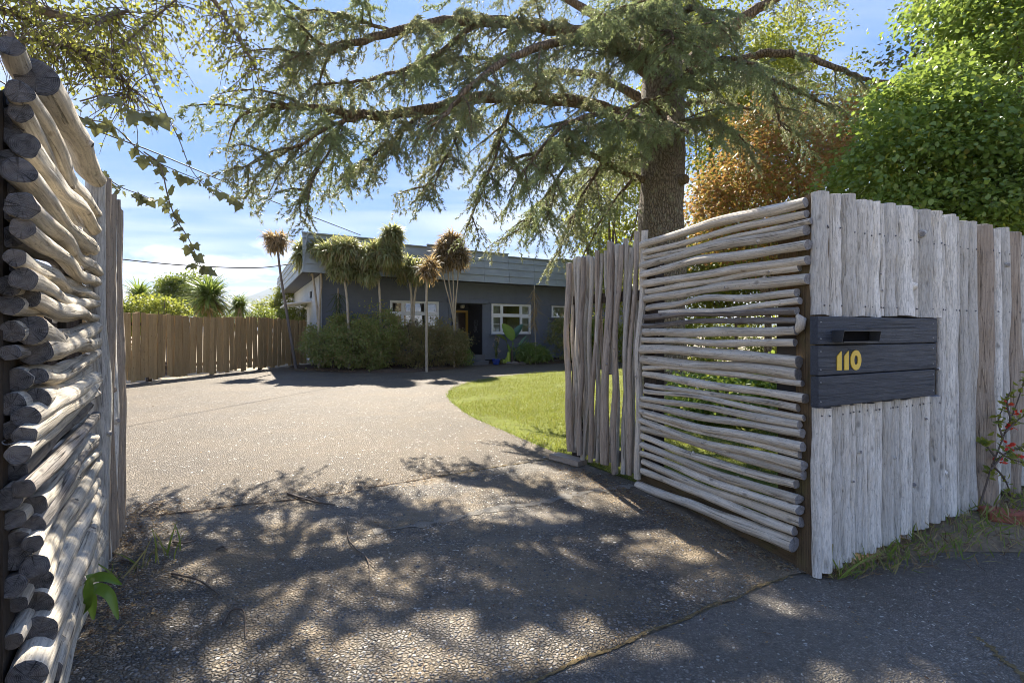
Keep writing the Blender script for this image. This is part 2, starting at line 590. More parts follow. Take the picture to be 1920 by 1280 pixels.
M['post_dark'] = wood_mat('dark stained post', (.082, .066, .05), (.056, .045, .034), (.03, .024, .019), (.075, .05, .034), crack=.6, across=40)
M['plank'] = wood_mat('brown fence board', (.56, .385, .19), (.46, .31, .145), (.29, .19, .085), (.51, .34, .155), crack=.4, across=50, along=1.3, var=.4)
M['letter_board'] = wood_mat('charcoal painted board', (.060, .068, .082), (.036, .042, .053), (.018, .021, .027), (.085, .092, .10), crack=.5, rough=.55, across=45, along=2.0, var=.05)
M['driveway'] = aggregate_mat('pale exposed aggregate', [(.105, .079, .048), (.155, .118, .073), (.205, .158, .102), (.13, .099, .063), (.28, .228, .165)], (.098, .074, .047), 50, (.33, .255, .165), .3, white=.03, big=.3)
M['apron'] = aggregate_mat('old exposed aggregate', [(.055, .052, .047), (.155, .14, .118), (.25, .22, .18), (.096, .09, .08), (.35, .30, .235)], (.115, .092, .063), 58, (.36, .275, .17), .9, white=.045, worn=(.36, .32, .26), big=.5)
M['footpath'] = aggregate_mat('grey footpath concrete', [(.11, .10, .088), (.235, .21, .178), (.34, .30, .25), (.17, .154, .132)], (.20, .172, .135), 78, (.20, .17, .12), .5, white=.035, worn=(.30, .275, .235), big=.5)
M['path'] = aggregate_mat('grey garden path', [(.16, .15, .14), (.22, .205, .185), (.28, .26, .24)], (.20, .185, .165), 60, (.24, .20, .15), .3, white=.03, big=.3)
M['band'] = aggregate_mat('pale cement strip', [(.30, .275, .235), (.36, .33, .28), (.42, .385, .33)], (.33, .30, .255), 120, (.26, .21, .15), .5, white=.03, big=.4)
M['soil'] = plain_mat('dark bark soil', (.085, .058, .038), .95, 60, .55, .8, .15)
M['ground'] = plain_mat('dry gravelly earth', (.36, .31, .22), .95, 35, .4, .7, .15)
M['verge'] = plain_mat('dry earth of the verge', (.20, .155, .10), .95, 35, .5, .7, .15)
M['turf'] = plain_mat('turf', (.12, .135, .026), .95, 7, .4, .5, .1)
M['joint'] = plain_mat('mossy joint fill', (.17, .125, .06), .95, 60, .5, .9, .1)
M['grass'] = leaf_mat('grass blade', (.12, .15, .025), (.21, .225, .04), (.35, .37, .05), .40, .5, c3=(.31, .26, .10), third=.14)
M['weed'] = leaf_mat('weed blade', (.10, .16, .025), (.21, .26, .05), (.34, .44, .06), .4, .45, c3=(.38, .30, .15), third=.3)
M['litter'] = leaf_mat('dry litter', (.23, .15, .07), (.42, .30, .15), (.36, .22, .09), .15, .8, c3=(.14, .08, .045), third=.35)
M['cedar_leaf'] = leaf_mat('cedar needles', (.125, .155, .095), (.23, .255, .145), (.36, .37, .16), .38, .5, c3=(.29, .225, .10), third=.2, big=.5)
M['cedar_blue'] = leaf_mat('blue cedar needles', (.17, .235, .12), (.29, .345, .18), (.42, .46, .16), .36, .5, c3=(.15, .16, .09), third=.15)
M['bark'] = bark_mat('cedar bark', (.19, .15, .11), (.33, .27, .20), lich=(.36, .35, .24), scale=24)
M['limb'] = bark_mat('cedar limb bark', (.17, .12, .075), (.28, .205, .13), scale=16)
M['birch_leaf'] = leaf_mat('small hedge leaves', (.17, .19, .04), (.27, .275, .06), (.46, .47, .09), .45, .5, c3=(.11, .115, .04), third=.3)
M['vine_leaf'] = leaf_mat('grape leaf', (.12, .13, .055), (.20, .195, .08), (.27, .28, .09), .28, .55)
M['twig'] = plain_mat('brown twig', (.13, .10, .075), .9, 30, .3, .3)
M['green_leaf'] = leaf_mat('bright broad leaves', (.10, .17, .03), (.22, .30, .06), (.38, .48, .08), .42, .32, c3=(.38, .36, .05), third=.05, big=.4, spec=.5)
M['maple_leaf'] = leaf_mat('copper maple leaves', (.26, .10, .04), (.29, .19, .06), (.46, .26, .07), .42, .5, c3=(.20, .25, .055), third=.38)
M['gold_leaf'] = leaf_mat('yellow green leaves', (.16, .20, .03), (.27, .28, .045), (.46, .48, .07), .45, .5, c3=(.12, .17, .025), third=.25)
M['mid_leaf'] = leaf_mat('mid green leaves', (.075, .125, .025), (.16, .20, .035), (.34, .40, .05), .4, .5, c3=(.22, .22, .05), third=.2)
M['dark_leaf'] = leaf_mat('dark green leaves', (.035, .062, .022), (.075, .10, .03), (.14, .17, .035), .25, .5, c3=(.13, .105, .045), third=.15)
M['coprosma'] = leaf_mat('fine wiry leaves', (.16, .22, .065), (.30, .33, .09), (.46, .46, .10), .45, .55, c3=(.36, .26, .11), third=.22, big=.55)
M['coprosma_brown'] = leaf_mat('bronze wiry leaves', (.17, .19, .07), (.32, .28, .11), (.46, .40, .11), .45, .55, c3=(.38, .26, .13), third=.3, big=.6)
M['lance'] = leaf_mat('lancewood leaves', (.18, .215, .085), (.36, .375, .16), (.48, .48, .16), .45, .35, c3=(.42, .33, .16), third=.22, spec=.55)
M['lance_dry'] = leaf_mat('dry lancewood leaves', (.26, .195, .10), (.46, .34, .18), (.55, .38, .15), .42, .55, c3=(.10, .085, .05), third=.3)
M['cabbage'] = leaf_mat('cabbage tree leaves', (.105, .165, .035), (.22, .28, .07), (.38, .46, .08), .35, .35, spec=.55)
M['straw'] = leaf_mat('dead strap leaves', (.38, .29, .13), (.5, .38, .18), (.45, .33, .13), .3, .7)
M['lance_bark'] = plain_mat('pale lancewood bark', (.38, .32, .23), .85, 22, .35, .5, stretch=(1, 1, .3))
M['lance_dark'] = plain_mat('dark lancewood bark', (.17, .14, .115), .85, 22, .3, .5, stretch=(1, 1, .3))
M['paddle'] = leaf_mat('paddle leaf', (.15, .26, .04), (.20, .32, .05), (.40, .55, .06), .35, .3, spec=.5)
M['paddle_dark'] = leaf_mat('dark paddle leaf', (.05, .13, .075), (.07, .16, .09), (.12, .25, .08), .2, .3, spec=.5)
M['siding'] = plain_mat('charcoal blue weatherboard', (.135, .155, .19), .6, 3.5, .12, .1, .35)
M['side_wall'] = plain_mat('pale grey side cladding', (.42, .44, .45), .7, 5, .15, .1)
M['fascia'] = plain_mat('grey green fascia sheet', (.30, .335, .335), .6, 2.2, .16, .1, .4, stretch=(1, 1, 2.5))
M['soffit'] = plain_mat('dark soffit', (.10, .10, .105), .8, 6, .1, .05)
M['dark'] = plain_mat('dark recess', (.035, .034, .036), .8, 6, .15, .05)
M['white'] = plain_mat('white window paint', (.78, .78, .76), .45, 9, .04, .05)
M['yellow'] = plain_mat('yellow door paint', (.52, .30, .03), .45, 9, .1, .05)
M['numeral'] = plain_mat('yellow numeral', (.74, .50, .055), .45, 40, .06, .05)
M['curtain'] = plain_mat('pale curtain', (.62, .60, .54), .9, 16, .12, .2, stretch=(4, 4, .3))
M['room'] = plain_mat('brown room', (.23, .115, .055), .8, 4, .3, .05)
M['blue'] = plain_mat('cobalt glaze', (.022, .055, .30), .2, 9, .15, .05, .6)
M['metal'] = plain_mat('galvanised metal', (.32, .33, .34), .45, 30, .15, .1, .5, .8)
M['slot'] = plain_mat('dark metal', (.05, .055, .062), .45, 30, .15, .1, .5, .3)
M['nail'] = plain_mat('nail head', (.11, .11, .12), .5, 40, .2, .1, .5, .6)
M['cable'] = plain_mat('black cable', (.035, .035, .04), .6, 9, .1, 0)
M['brick'] = plain_mat('red stone', (.33, .105, .06), .85, 32, .35, .8)
M['rock'] = plain_mat('garden rock', (.20, .17, .14), .9, 18, .3, .6)
M['red'] = leaf_mat('red flower', (.65, .03, .02), (.75, .10, .04), (.8, .1, .05), .3, .5)
M['petal'] = leaf_mat('pale petals', (.75, .60, .45), (.72, .40, .28), (.8, .6, .4), .3, .5)
M['lime'] = plain_mat('lime green plant flesh', (.33, .42, .05), .5, 20, .15, .1)
M['step'] = plain_mat('grey painted concrete', (.115, .12, .125), .8, 14, .15, .2)
M['mountain'] = plain_mat('forested hill', (.055, .075, .045), .95, .012, .45, .0, .1)
M['lamp_glass'] = plain_mat('lamp glass', (.55, .50, .38), .3, 9, .05, 0)


def glass_mat():
    m, t, b = new_mat('window glass')
    setin(t, b, color=(.9, .95, .95), rough=.02)
    tr = t.n('ShaderNodeBsdfTransparent', {'Color': (.86, .9, .9, 1)})
    gl = t.n('ShaderNodeBsdfGlossy', {'Color': (1, 1, 1, 1), 'Roughness': .015})
    fr = t.n('ShaderNodeFresnel', {'IOR': 1.5})
    mx = t.n('ShaderNodeMixShader', {0: t.math('ADD', t.math('MULTIPLY', fr.outputs[0], 1.2), .06), 1: tr.outputs[0], 2: gl.outputs[0]})
    outn = [x for x in t.nt.nodes if x.type == 'OUTPUT_MATERIAL'][0]
    t.nt.links.new(mx.outputs[0], outn.inputs[0])
    return m


M['glass'] = glass_mat()


# ------------------------------------------------------------------ ground sheets
def sheet(name, pts, z, mat, kind='structure'):
    me = bpy.data.meshes.new(name)
    me.from_pydata([(p[0], p[1], z if len(p) < 3 else p[2]) for p in pts], [], [tuple(range(len(pts)))])
    me.materials.append(mat)
    if me.polygons[0].normal.z < 0:
        me.flip_normals()
    return tag(link(name, me), kind=kind)


sheet('ground', [(-3800, -3800), (3800, -3800), (3800, 3800), (-3800, 3800)], -.016, M['ground'])
JOINT = [(-4.2, 2.62), (-2.72, 3.34), (-1.52, 3.81), (-.64, 4.35), (.56, 5.03)]
LAWN_EDGE = [(.51, 5.13), (.25, 5.63), (-.22, 6.57), (-.62, 7.4), (-.95, 8.36), (-1.22, 9.3), (-1.34, 10.1), (-1.36, 11.0), (-1.12, 12.3), (-.75, 13.2), (-.28, 14.1), (.7, 15.2), (1.9, 16.0)]
LAWN_EDGE = [(p.x, p.y) for p in catmull([(x, y, 0) for x, y in LAWN_EDGE], 4)]
sheet('driveway', JOINT + LAWN_EDGE + [(4.2, 17.4), (7.5, 19.2), (6.5, 23.5), (-1.5, 20.5), (-8.3, 20.5), (-9.75, 11.7), (-11.5, 2.6)], -.004, M['driveway'])
sheet('lawn', LAWN_EDGE + [(4.2, 17.2), (7.5, 19.0), (12, 14), (9, 8), (4.2, 5.2), (1.78, 2.9), (.62, 4.98)], -.008, M['turf'])
A_, B_, E_ = Vector((1.60, 2.66, 0)), Vector((1.10, 4.13, 0)), Vector((.57, 4.92, 0))     # right wing of the entrance
C0 = Vector((1.65, 2.61, 0))                                                               # its corner with the street fence
PD = Vector((.903, .43, 0)).normalized()                                                   # the street fence runs along PD
KJ0, KD = Vector((1.49, 2.58, 0)), Vector((.875, .484, 0)).normalized()                    # front joint of the apron
kl = KJ0 - KD * 5.2
sheet('apron', JOINT + [(E_.x, E_.y), (B_.x, B_.y), (1.66, 2.62), (KJ0.x, KJ0.y), (kl.x, kl.y), (-6, 1.2)], -.004, M['apron'])
VERGE = [(1.62, 2.60), (1.80, 2.65), (2.1, 2.74), (2.6, 2.86), (3.1, 2.84), (3.9, 2.98), (6, 3.7)]
sheet('footpath', [(kl.x, kl.y + .02 - .03), (KJ0.x, KJ0.y - .012)] + VERGE + [(9, 3), (9, -6), (-9, -6), (-7, -.5)], -.007, M['footpath'])
U_ = Vector((.871, .491, 0)); V_ = Vector((-.491, .871, 0))
HO = Vector((-1.39, 19.6, 0))


def hp(u, v, z=0.0):
    return HO + U_ * u + V_ * v + Vector((0, 0, z))


# mossy filling of the front joint and the crack between driveway and apron: thin uneven ribbons
def ribbon(name, a, b, w, z, mat, n=60, amp=.02, seed=1):
    r = random.Random(seed)
    a, b = Vector(a), Vector(b)
    d = (b - a).normalized()
    s = Vector((-d.y, d.x, 0))
    vs, fs = [], []
    for i in range(n + 1):
        p = a.lerp(b, i / n) + s * (math.sin(i * .31 + seed) * amp * .6 + r.uniform(-1, 1) * amp * .25)
        ww = w * r.uniform(.2, 1.35) * (1 if r.random() > .12 else .3)
        vs += [p - s * ww / 2 + Vector((0, 0, z)), p + Vector((0, 0, z + .0025 * r.random())), p + s * ww / 2 + Vector((0, 0, z))]
        if i:
            k = 3 * i
            fs += [(k - 3, k - 2, k + 1, k), (k - 2, k - 1, k + 2, k + 1)]
    mb = MB(); mb.add(vs, fs)
    return tag(mb.build(name, mat), kind='structure')


ribbon('joint_moss', KJ0 - KD * 3.2, KJ0 - KD * .02, .021, -.0025, M['joint'], 170, .014, 3)
for i in range(len(JOINT) - 1):
    ribbon('driveway_joint', (*JOINT[i], 0), (*JOINT[i + 1], 0), .024, .0003, M['joint'] if i in (0, 3) else M['soil'], 36, .01, i + 7)
ribbon('joint_moss', G(1835, 1192), G(1935, 1280), .03, -.004, M['joint'], 40, .01, 5)
ribbon('worn_cement_strip', (-.9, 3.12, 0), (1.02, 4.10, 0), .10, -.0012, M['band'], 50, .03, 21)


# soft verge along the street fence
def verge():
    nx, ny = 60, 14
    vs, fs = [], []
    front = [Vector((*p, 0)) for p in VERGE]
    fr_ = []
    L = [0]
    for i in range(1, len(front)):
        L.append(L[-1] + (front[i] - front[i - 1]).length)
    for i in range(nx + 1):
        s = i / nx * L[-1]
        k = max(j for j in range(len(L)) if L[j] <= s + 1e-9)
        k = min(k, len(front) - 2)
        fr_.append(front[k].lerp(front[k + 1], (s - L[k]) / (L[k + 1] - L[k])))
    for i in range(nx + 1):
        t = i / nx * 4.6
        back = C0 + PD * t + Vector((-.43, .9, 0)) * .25
        for j in range(ny + 1):
            q = j / ny
            p = fr_[i].lerp(back, q)
            rise = min(1, t / 1.6) * .13
            z = -.004 + rise * (1 - (1 - q) ** 1.8) + .012 * math.sin(17 * p.x + 11 * p.y) * q + random.uniform(-.007, .007) * (q > 0)
            vs.append((p.x, p.y, z))
    for i in range(nx):
        for j in range(ny):
            a = i * (ny + 1) + j
            fs.append((a, a + ny + 1, a + ny + 2, a + 1))
    mb = MB(); mb.add(vs, fs, smooth=True)
    tag(mb.build('verge', M['verge']), kind='structure')
    return fr_


verge()


def bed(name, outline, h, seed):
    """a low mound of bark soil inside the outline"""
    r = random.Random(seed)
    pts = [Vector((*p, 0)) for p in outline]
    c = sum(pts, Vector()) / len(pts)
    vs, fs = [], []
    n = 0
    ring = []
    for i in range(len(pts)):
        a, b = pts[i], pts[(i + 1) % len(pts)]
        m = max(1, int((b - a).length / .35))
        for k in range(m):
            ring.append(a.lerp(b, k / m))
    N = len(ring)
    for j, (q, z) in enumerate(((1, -.003), (.96, .6), (.88, .9), (.6, 1.0), (.3, 1.05))):
        for p in ring:
            w = c.lerp(p, q)
            vs.append((w.x + r.uniform(-.03, .03) * (j > 0), w.y + r.uniform(-.03, .03), z * h * r.uniform(.75, 1.2) if j else -.003))
    vs.append((c.x, c.y, h))
    for j in range(4):
        for i in range(N):
            i2 = (i + 1) % N
            fs.append((j * N + i, j * N + i2, (j + 1) * N + i2, (j + 1) * N + i))
    for i in range(N):
        fs.append((4 * N + i, 4 * N + (i + 1) % N, 5 * N))
    mb = MB(); mb.add(vs, fs)
    return tag(mb.build(name, M['soil']), kind='structure')


w0, w1 = hp(-6.2, -.02), hp(-1.25, -.02)
bed('shrub_bed', [(-8.2, 17.6), (-7.2, 16.6), (-5.9, 15.6), (-4.85, 15.25), (-3.5, 15.3), (-2.6, 16.1), (-1.95, 17.4), (w1.x, w1.y), (w0.x, w0.y), (-7.8, 18.2)], .09, 1)
w2, w3 = hp(.3, -.05), hp(6.0, -.05)
bed('flower_bed', [(-.45, 19.15), (.4, 19.2), (1.2, 19.6), (2.4, 20.1), (4.5, 21.2), (w3.x, w3.y), (w2.x, w2.y)], .12, 2)


# far hill
def hill():
    vs, fs = [], []
    prof = [(-2400, 60), (-2100, 95), (-1830, 130), (-1720, 165), (-1600, 232), (-1500, 272), (-1420, 268), (-1340, 240), (-1280, 196), (-1220, 130), (-1100, 90), (-900, 70), (-500, 60), (0, 75), (800, 60), (1800, 70)]
    xs = np.linspace(-2400, 1800, 160)
    hs = np.interp(xs, [p[0] for p in prof], [p[1] for p in prof])
    r = np.random.default_rng(4)
    ny = 12
    for i, x in enumerate(xs):
        for j in range(ny):
            q = j / (ny - 1)
            s = math.sin(math.pi * min(q, .5)) if q <= .5 else math.sin(math.pi * q)
            h = hs[i] * s * (1 + .05 * math.sin(x * .021 + j * 1.3) * (j not in (0, ny - 1)))
            vs.append((x, 2450 + q * 1100, h - 2 + r.uniform(-3, 3) * (0 < j < ny - 1)))
    for i in range(len(xs) - 1):
        for j in range(ny - 1):
            a = i * ny + j
            fs.append((a, a + 1, a + ny + 1, a + ny))
    mb = MB(); mb.add(vs, fs, smooth=True)
    tag(mb.build('hill', M['mountain']), kind='structure')


hill()

# ------------------------------------------------------------------ log walls of the entrance
def log_part(name, parent, a, b, ra, rb, seed, wob=.09, bow=(0, 0), kink=.010, mats=None, n=14, seg=16, knots=2, side=None, tilt=None, up=None):
    """one weathered log from a to b with its bends, knots and sawn ends"""
    r = random.Random(seed)
    a, b = Vector(a), Vector(b)
    d = (b - a).normalized()
    s = d.orthogonal().normalized() if side is None else Vector(side).normalized()
    w = d.cross(s).normalized() if up is None else Vector(up).normalized()
    f1, f2, p1, p2 = r.uniform(.4, .9), r.uniform(1.0, 1.9), r.uniform(0, 6.28), r.uniform(0, 6.28)
    pts, rad = [], []
    for i in range(seg + 1):
        q = i / seg
        e = math.sin(math.pi * q)
        k1 = kink * (math.sin(f1 * 6.28 * q + p1) - math.sin(p1) * (1 - q) - math.sin(f1 * 6.28 + p1) * q)
        k2 = kink * .6 * (math.sin(f2 * 6.28 * q + p2)) * e
        pts.append(a.lerp(b, q) + s * (bow[0] * e + k2 * .6) + w * (bow[1] * e + k1 + k2))
        rad.append((ra + (rb - ra) * q) * (1 + .06 * math.sin(9 * q + p1) + .04 * math.sin(23 * q + p2)))
    mb = MB()
    mb.tube(pts, rad, n, 0, 1, wob, seed, tilt=r.uniform(-.35, .35) if tilt is None else tilt)
    for _ in range(knots):
        i = r.randrange(2, seg - 1)
        an = r.uniform(0, 6.28)
        dirn = (s * math.cos(an) + w * math.sin(an) + d * r.uniform(-.3, .6)).normalized()
        R0 = rad[i]
        p0 = pts[i] + dirn * R0 * .55
        mb.tube([p0, p0 + dirn * R0 * .45, p0 + dirn * R0 * r.uniform(.6, .85)], [R0 * .55, R0 * .4, R0 * .26], 8, 0, 1, .08, seed + 5)
    return mb.build(name, mats or [M['log'], M['log_end']], parent)


def zat(y, Y):
    return CAMH - (y - 622) / F * Y


# ---- right wing, horizontal logs
rw = thing('log_fence', 'grey driftwood fence of stacked horizontal logs on brown posts beside the letterbox', 'fence', (1.35, 3.4, 0))
gd = (B_ - A_).normalized()                      # away from the street
gn = Vector((-gd.y, gd.x, 0))                    # towards the drive
if gn.x > 0: gn = -gn


def on_line(px, a, d):
    """parameter and depth where the ray of pixel column px meets the ground line a + t d"""
    r = (px - 960) / F
    t = (a.x - r * a.y) / (r * d.y - d.x)
    return t, a.y + d.y * t


GATE = [(285, 207, 815, 68, 30, -9), (285, 232, 815, 105, 22, 3), (290, 250, 830, 128, 17, 2), (282, 274, 815, 158, 30, -2), (288, 303, 828, 206, 28, -3),
        (290, 333, 822, 255, 28, 6), (295, 358, 790, 279, 22, 3), (295, 381, 820, 316, 30, 0), (305, 411, 790, 361, 23, 0), (345, 425, 800, 387, 20, 3),
        (297, 441, 790, 420, 23, 3), (290, 468, 790, 451, 18, 0), (293, 489, 785, 483, 29, 0), (288, 514, 783, 522, 22, 2), (282, 545, 792, 585, 34, -10),
        (278, 576, 788, 625, 32, -3), (290, 605, 805, 655, 18, -5), (287, 624, 810, 704, 26, -4), (293, 660, 785, 734, 20, -2), (290, 680, 806, 767, 18, 0),
        (285, 703, 797, 788, 22, 3), (282, 722, 805, 816, 24, 2), (283, 745, 810, 860, 25, 2), (290, 758, 795, 885, 20, 0), (282, 774, 812, 921, 27, 7),
        (283, 800, 806, 952, 27, 4), (283, 825, 782, 981, 25, 6), (285, 853, 795, 1030, 26, 5), (285, 880, 800, 1065, 25, 3), (285, 908, 797, 1105, 25, 2),
        (287, 938, 780, 1133, 27, 2), (272, 982, 778, 1176, 33, 4)]
SC4 = 1.729
for i, (xl, yl, xr, yr, th, bow) in enumerate(GATE):
    tl, Yl = on_line(1040 + xl / SC4, A_ + gn * .05, gd)
    tr, Yr = on_line(1040 + xr / SC4, A_ + gn * .05, gd)
    off = gn * (.05 + random.uniform(-.012, .012))
    a = A_ + gd * tr + off; a.z = zat(340 + yr / SC4, Yr)
    b = A_ + gd * tl + off; b.z = zat(340 + yl / SC4, Yl)
    rr = th / SC4 / 2 / F * (Yr * .5 + Yl * .5)
    dark = i in (10, 11)
    bz = -bow / SC4 / F * 3.3
    log_part('log', rw, a, b, rr * random.uniform(.92, 1.02) * .98, rr * random.uniform(.90, 1.05) * .98, 100 + i, .10 if not dark else .16, bow=(0, bz), kink=.011 if i != 8 else .024,
             mats=[M['log_bark'], M['log_end']] if dark else None, side=gn, up=(0, 0, 1), knots=random.choice((0, 1, 1, 2, 3)))
# frayed grey stump end that sticks out beside the post
mb = MB()
tq, Yq = on_line(1502, A_ + gn * .05, gd)
q0 = A_ + gd * tq + gn * .06; q0.z = zat(606, Yq)
mb.tube([q0 + Vector((0, .03, -.05)), q0 + Vector((.005, 0, -.02)), q0 + Vector((.008, -.01, .02)), q0 + Vector((0, .02, .045))], [.012, .024, .022, .010], 10, 0, 1, .25, 9)
mb.build('frayed_stump', [M['log'], M['log_end']], rw)
# brown posts and boards that carry the logs
mb = MB(); mb.box(A_ - gd * .045 + gn * -.03 + Vector((0, 0, 1.01)), gn, gd, (0, 0, 1), .10, .115, 2.06); mb.build('post', M['post'], rw)
mb = MB(); mb.box(A_ + gd * .10 - gn * .055 + Vector((0, 0, .98)), gn, gd, (0, 0, 1), .05, .15, 1.93); mb.build('post', M['post'], rw)
mb = MB(); mb.box(B_ - gd * .13 - gn * .05 + Vector((0, 0, .96)), gn, gd, (0, 0, 1), .09, .16, 1.9); mb.build('post', M['post_dark'], rw)
mb = MB(); mb.box((A_ + B_) / 2 - gn * .02 + Vector((0, 0, .075)), gn, gd, (0, 0, 1), .04, 1.62, .17); mb.build('kickboard', M['post'], rw)

# ---- right wing, vertical poles
rv = thing('pole_fence', 'grey driftwood fence of upright crooked poles between the log fence and the lawn', 'fence', ((B_.x + E_.x) / 2, (B_.y + E_.y) / 2, 0))
vd = (E_ - B_).normalized()
vn = Vector((-vd.y, vd.x, 0))
if vn.x > 0: vn = -vn
# px columns measured in a crop (scale 2.667, origin 1060, 420): x top, y top, x bottom, y bottom, width, layer
VPOLES = [(20, 195, 28, 1130, 36, 0), (48, 175, 45, 1140, 24, -1), (66, 165, 58, 1120, 26, 0), (92, 165, 72, 1150, 30, 1), (115, 158, 96, 1165, 24, -1), (133, 165, 88, 1180, 26, 0),
          (160, 135, 126, 1190, 28, 1), (184, 150, 160, 1180, 24, 0), (203, 135, 222, 750, 30, 0), (225, 92, 196, 1200, 44, 1), (222, 160, 160, 1190, 20, -1), (258, 100, 250, 1245, 30, 0),
          (280, 105, 245, 1245, 28, 1), (303, 75, 290, 1250, 30, 0), (330, 120, 318, 1240, 26, -1), (358, 40, 320, 1255, 28, 0), (398, 32, 362, 1268, 40, 1),
          (36, 200, 36, 1120, 22, -2), (80, 185, 62, 1130, 24, -2), (105, 178, 112, 1150, 24, -2), (148, 170, 140, 1170, 26, -2), (172, 160, 178, 1180, 22, -2), (215, 150, 226, 1190, 26, -2), (244, 130, 262, 1210, 22, -2), (318, 110, 330, 1230, 26, -2), (345, 90, 344, 1240, 24, -2)]
VS = 2.667
for i, (xt, yt, xb, yb, wd, lay) in enumerate(VPOLES):
    o = B_ + vn * (.03 + (.035 * lay if lay > -2 else -.062))
    tb, Yb = on_line(1060 + xb / VS, o, vd)
    tt, Yt = on_line(1060 + xt / VS, o, vd)
    a = o + vd * tb; a.z = max(.03, zat(420 + yb / VS, Yb))
    b = o + vd * tt; b.z = zat(420 + yt / VS, Yt)
    rr = wd / VS / 2 / F * Yt * .94
    log_part('pole', rv, a, b, rr * 1.02, rr * .9, 300 + i, .10, bow=(random.uniform(-.02, .02), random.uniform(-.01, .01)), kink=.022, mats=[M['log'] if i % 3 else M['pole_dark'], M['log_end']],
             side=vd, up=vn, seg=22, knots=random.choice((2, 3, 4)))
for zz in (.16, 1.62):
    mb = MB(); mb.beam(B_ - vn * .06 + Vector((0, 0, zz)), E_ - vn * .06 + Vector((0, 0, zz)), .045, .09); mb.build('rail', M['post_dark'], rv)
mb = MB(); mb.box(E_ - vn * .10 - vd * .05 + Vector((0, 0, .85)), vn, vd, (0, 0, 1), .09, .09, 1.7); mb.build('post', M['post_dark'], rv)
mb = MB(); mb.beam(E_ + vn * .10 + vd * .10 + Vector((0, 0, .028)), E_ - vd * .28 + vn * .05 + Vector((0, 0, .028)), .14, .05); mb.build('foot_block', M['pole_dark'], rv)

# ---- street palisade
pal = thing('palisade_fence', 'tall silvery palisade of upright split poles around the dark letterbox', 'fence', (2.6, 3.1, 0))
pn = Vector((PD.y, -PD.x, 0))                    # towards the street
TOPX = [(110, 207, 88), (207, 262, 85), (262, 357, 108), (358, 465, 115), (475, 557, 163), (557, 620, 165), (620, 682, 172), (682, 713, 195), (718, 816, 193), (833, 947, 222), (945, 985, 243),
        (985, 1015, 265), (1008, 1109, 253), (1112, 1192, 262), (1195, 1236, 312), (1236, 1313, 287), (1315, 1366, 312), (1366, 1431, 346), (1431, 1503, 350), (1508, 1647, 386), (1650, 1692, 418),
        (1715, 1778, 398), (1770, 1867, 450), (1867, 1930, 476), (1930, 2000, 490), (2000, 2050, 500), (2050, 2140, 508)]
PS = 4.571
LB_T1, LB_Z0, LB_Z1 = 1.14, .912, 1.380
nails = MB()
for i, (x0, x1, yt) in enumerate(TOPX):
    t0, Y0 = on_line(1500 + x0 / PS, C0 + pn * .05, PD)
    t1, Y1 = on_line(1500 + x1 / PS, C0 + pn * .05, PD)
    tm, Ym, rr = (t0 + t1) / 2, (Y0 + Y1) / 2, (t1 - t0) / 2 * .92
    if i == 0: tm += .022; rr *= .88
    top = zat(340 + yt / PS, Ym)
    zb = .0 if i == 0 else .055 + .05 * min(1, tm / 1.5) + random.uniform(-.02, .03) + (.04 if tm > 2 else 0)
    o = C0 + PD * tm + pn * (.05 - rr * .4 + random.uniform(-.008, .008))
    lean = PD * random.uniform(-.02, .02) if tm > 1.3 else PD * random.uniform(-.006, .006)
    mt = [M['pole_dark'] if i in (19, 22, 24) else M['pole'], M['log_end']]
    pieces = [(LB_Z1 + .008 + random.uniform(-.004, .006), top)] if tm < LB_T1 else [(zb, top)]
    for z0, z1 in pieces:
        log_part('pole', pal, o + Vector((0, 0, z0)), o + lean + Vector((0, 0, z1)), rr * 1.02, rr * .96, 500 + i, .05, kink=.004 if tm < 1.35 else .009, mats=mt, side=PD, up=pn, seg=14, n=16, knots=random.choice((0, 0, 1, 1, 2)), tilt=random.uniform(-.12, .12))
    for zz in (1.86 - .02 * random.random(), 1.44):
        p = o + pn * rr * .97 + PD * random.uniform(-.4, .4) * rr + Vector((0, 0, zz))
        nails.tube([p, p + pn * .004], [.0055, .004], 6, 0)
# the short poles below the letterbox
t = -.095
i = 0
while t < LB_T1:
    w = random.uniform(.045, .10)
    zb = .0 if i == 0 else .035 + .06 * min(1, max(0, t) / 1.2) + random.uniform(-.022, .03)
    o = C0 + PD * (t + w / 2 + (.022 if i == 0 else 0)) + pn * (.05 - w * .2 + random.uniform(-.008, .008))
    log_part('pole', pal, o + Vector((0, 0, zb)), o + Vector((0, 0, LB_Z0 - .012 + random.uniform(-.006, .004))), w / 2 * 1.0, w / 2 * .97, 620 + i, .05, kink=.005, mats=[M['pole'], M['log_end']], side=PD, up=pn, seg=12, n=16, knots=random.choice((0, 1, 1, 2)), tilt=.05)
    p = o + pn * w * .49 + Vector((0, 0, LB_Z0 - .055)) + PD * random.uniform(-.02, .02)
    nails.tube([p, p + pn * .004], [.0055, .004], 6, 0)
    t += w * .985
    i += 1
tag(nails.build('nail_heads', M['nail'], pal), kind='stuff')
mb = MB(); mb.box(C0 + PD * 1.82 - pn * .03 + Vector((0, 0, 1.02)), PD, pn, (0, 0, 1), 3.6, .012, 1.86); mb.build('gap_shade_sheet', M['post_dark'], pal)  # dark sheet added behind the poles so their gaps read as deep shade
for zz in (.30, 1.05, 1.86):
    mb = MB(); mb.beam(C0 + PD * .06 - pn * .075 + Vector((0, 0, zz)), C0 + PD * 3.7 - pn * .075 + Vector((0, 0, zz)), .045, .09); mb.build('rail', M['post_dark'], pal)

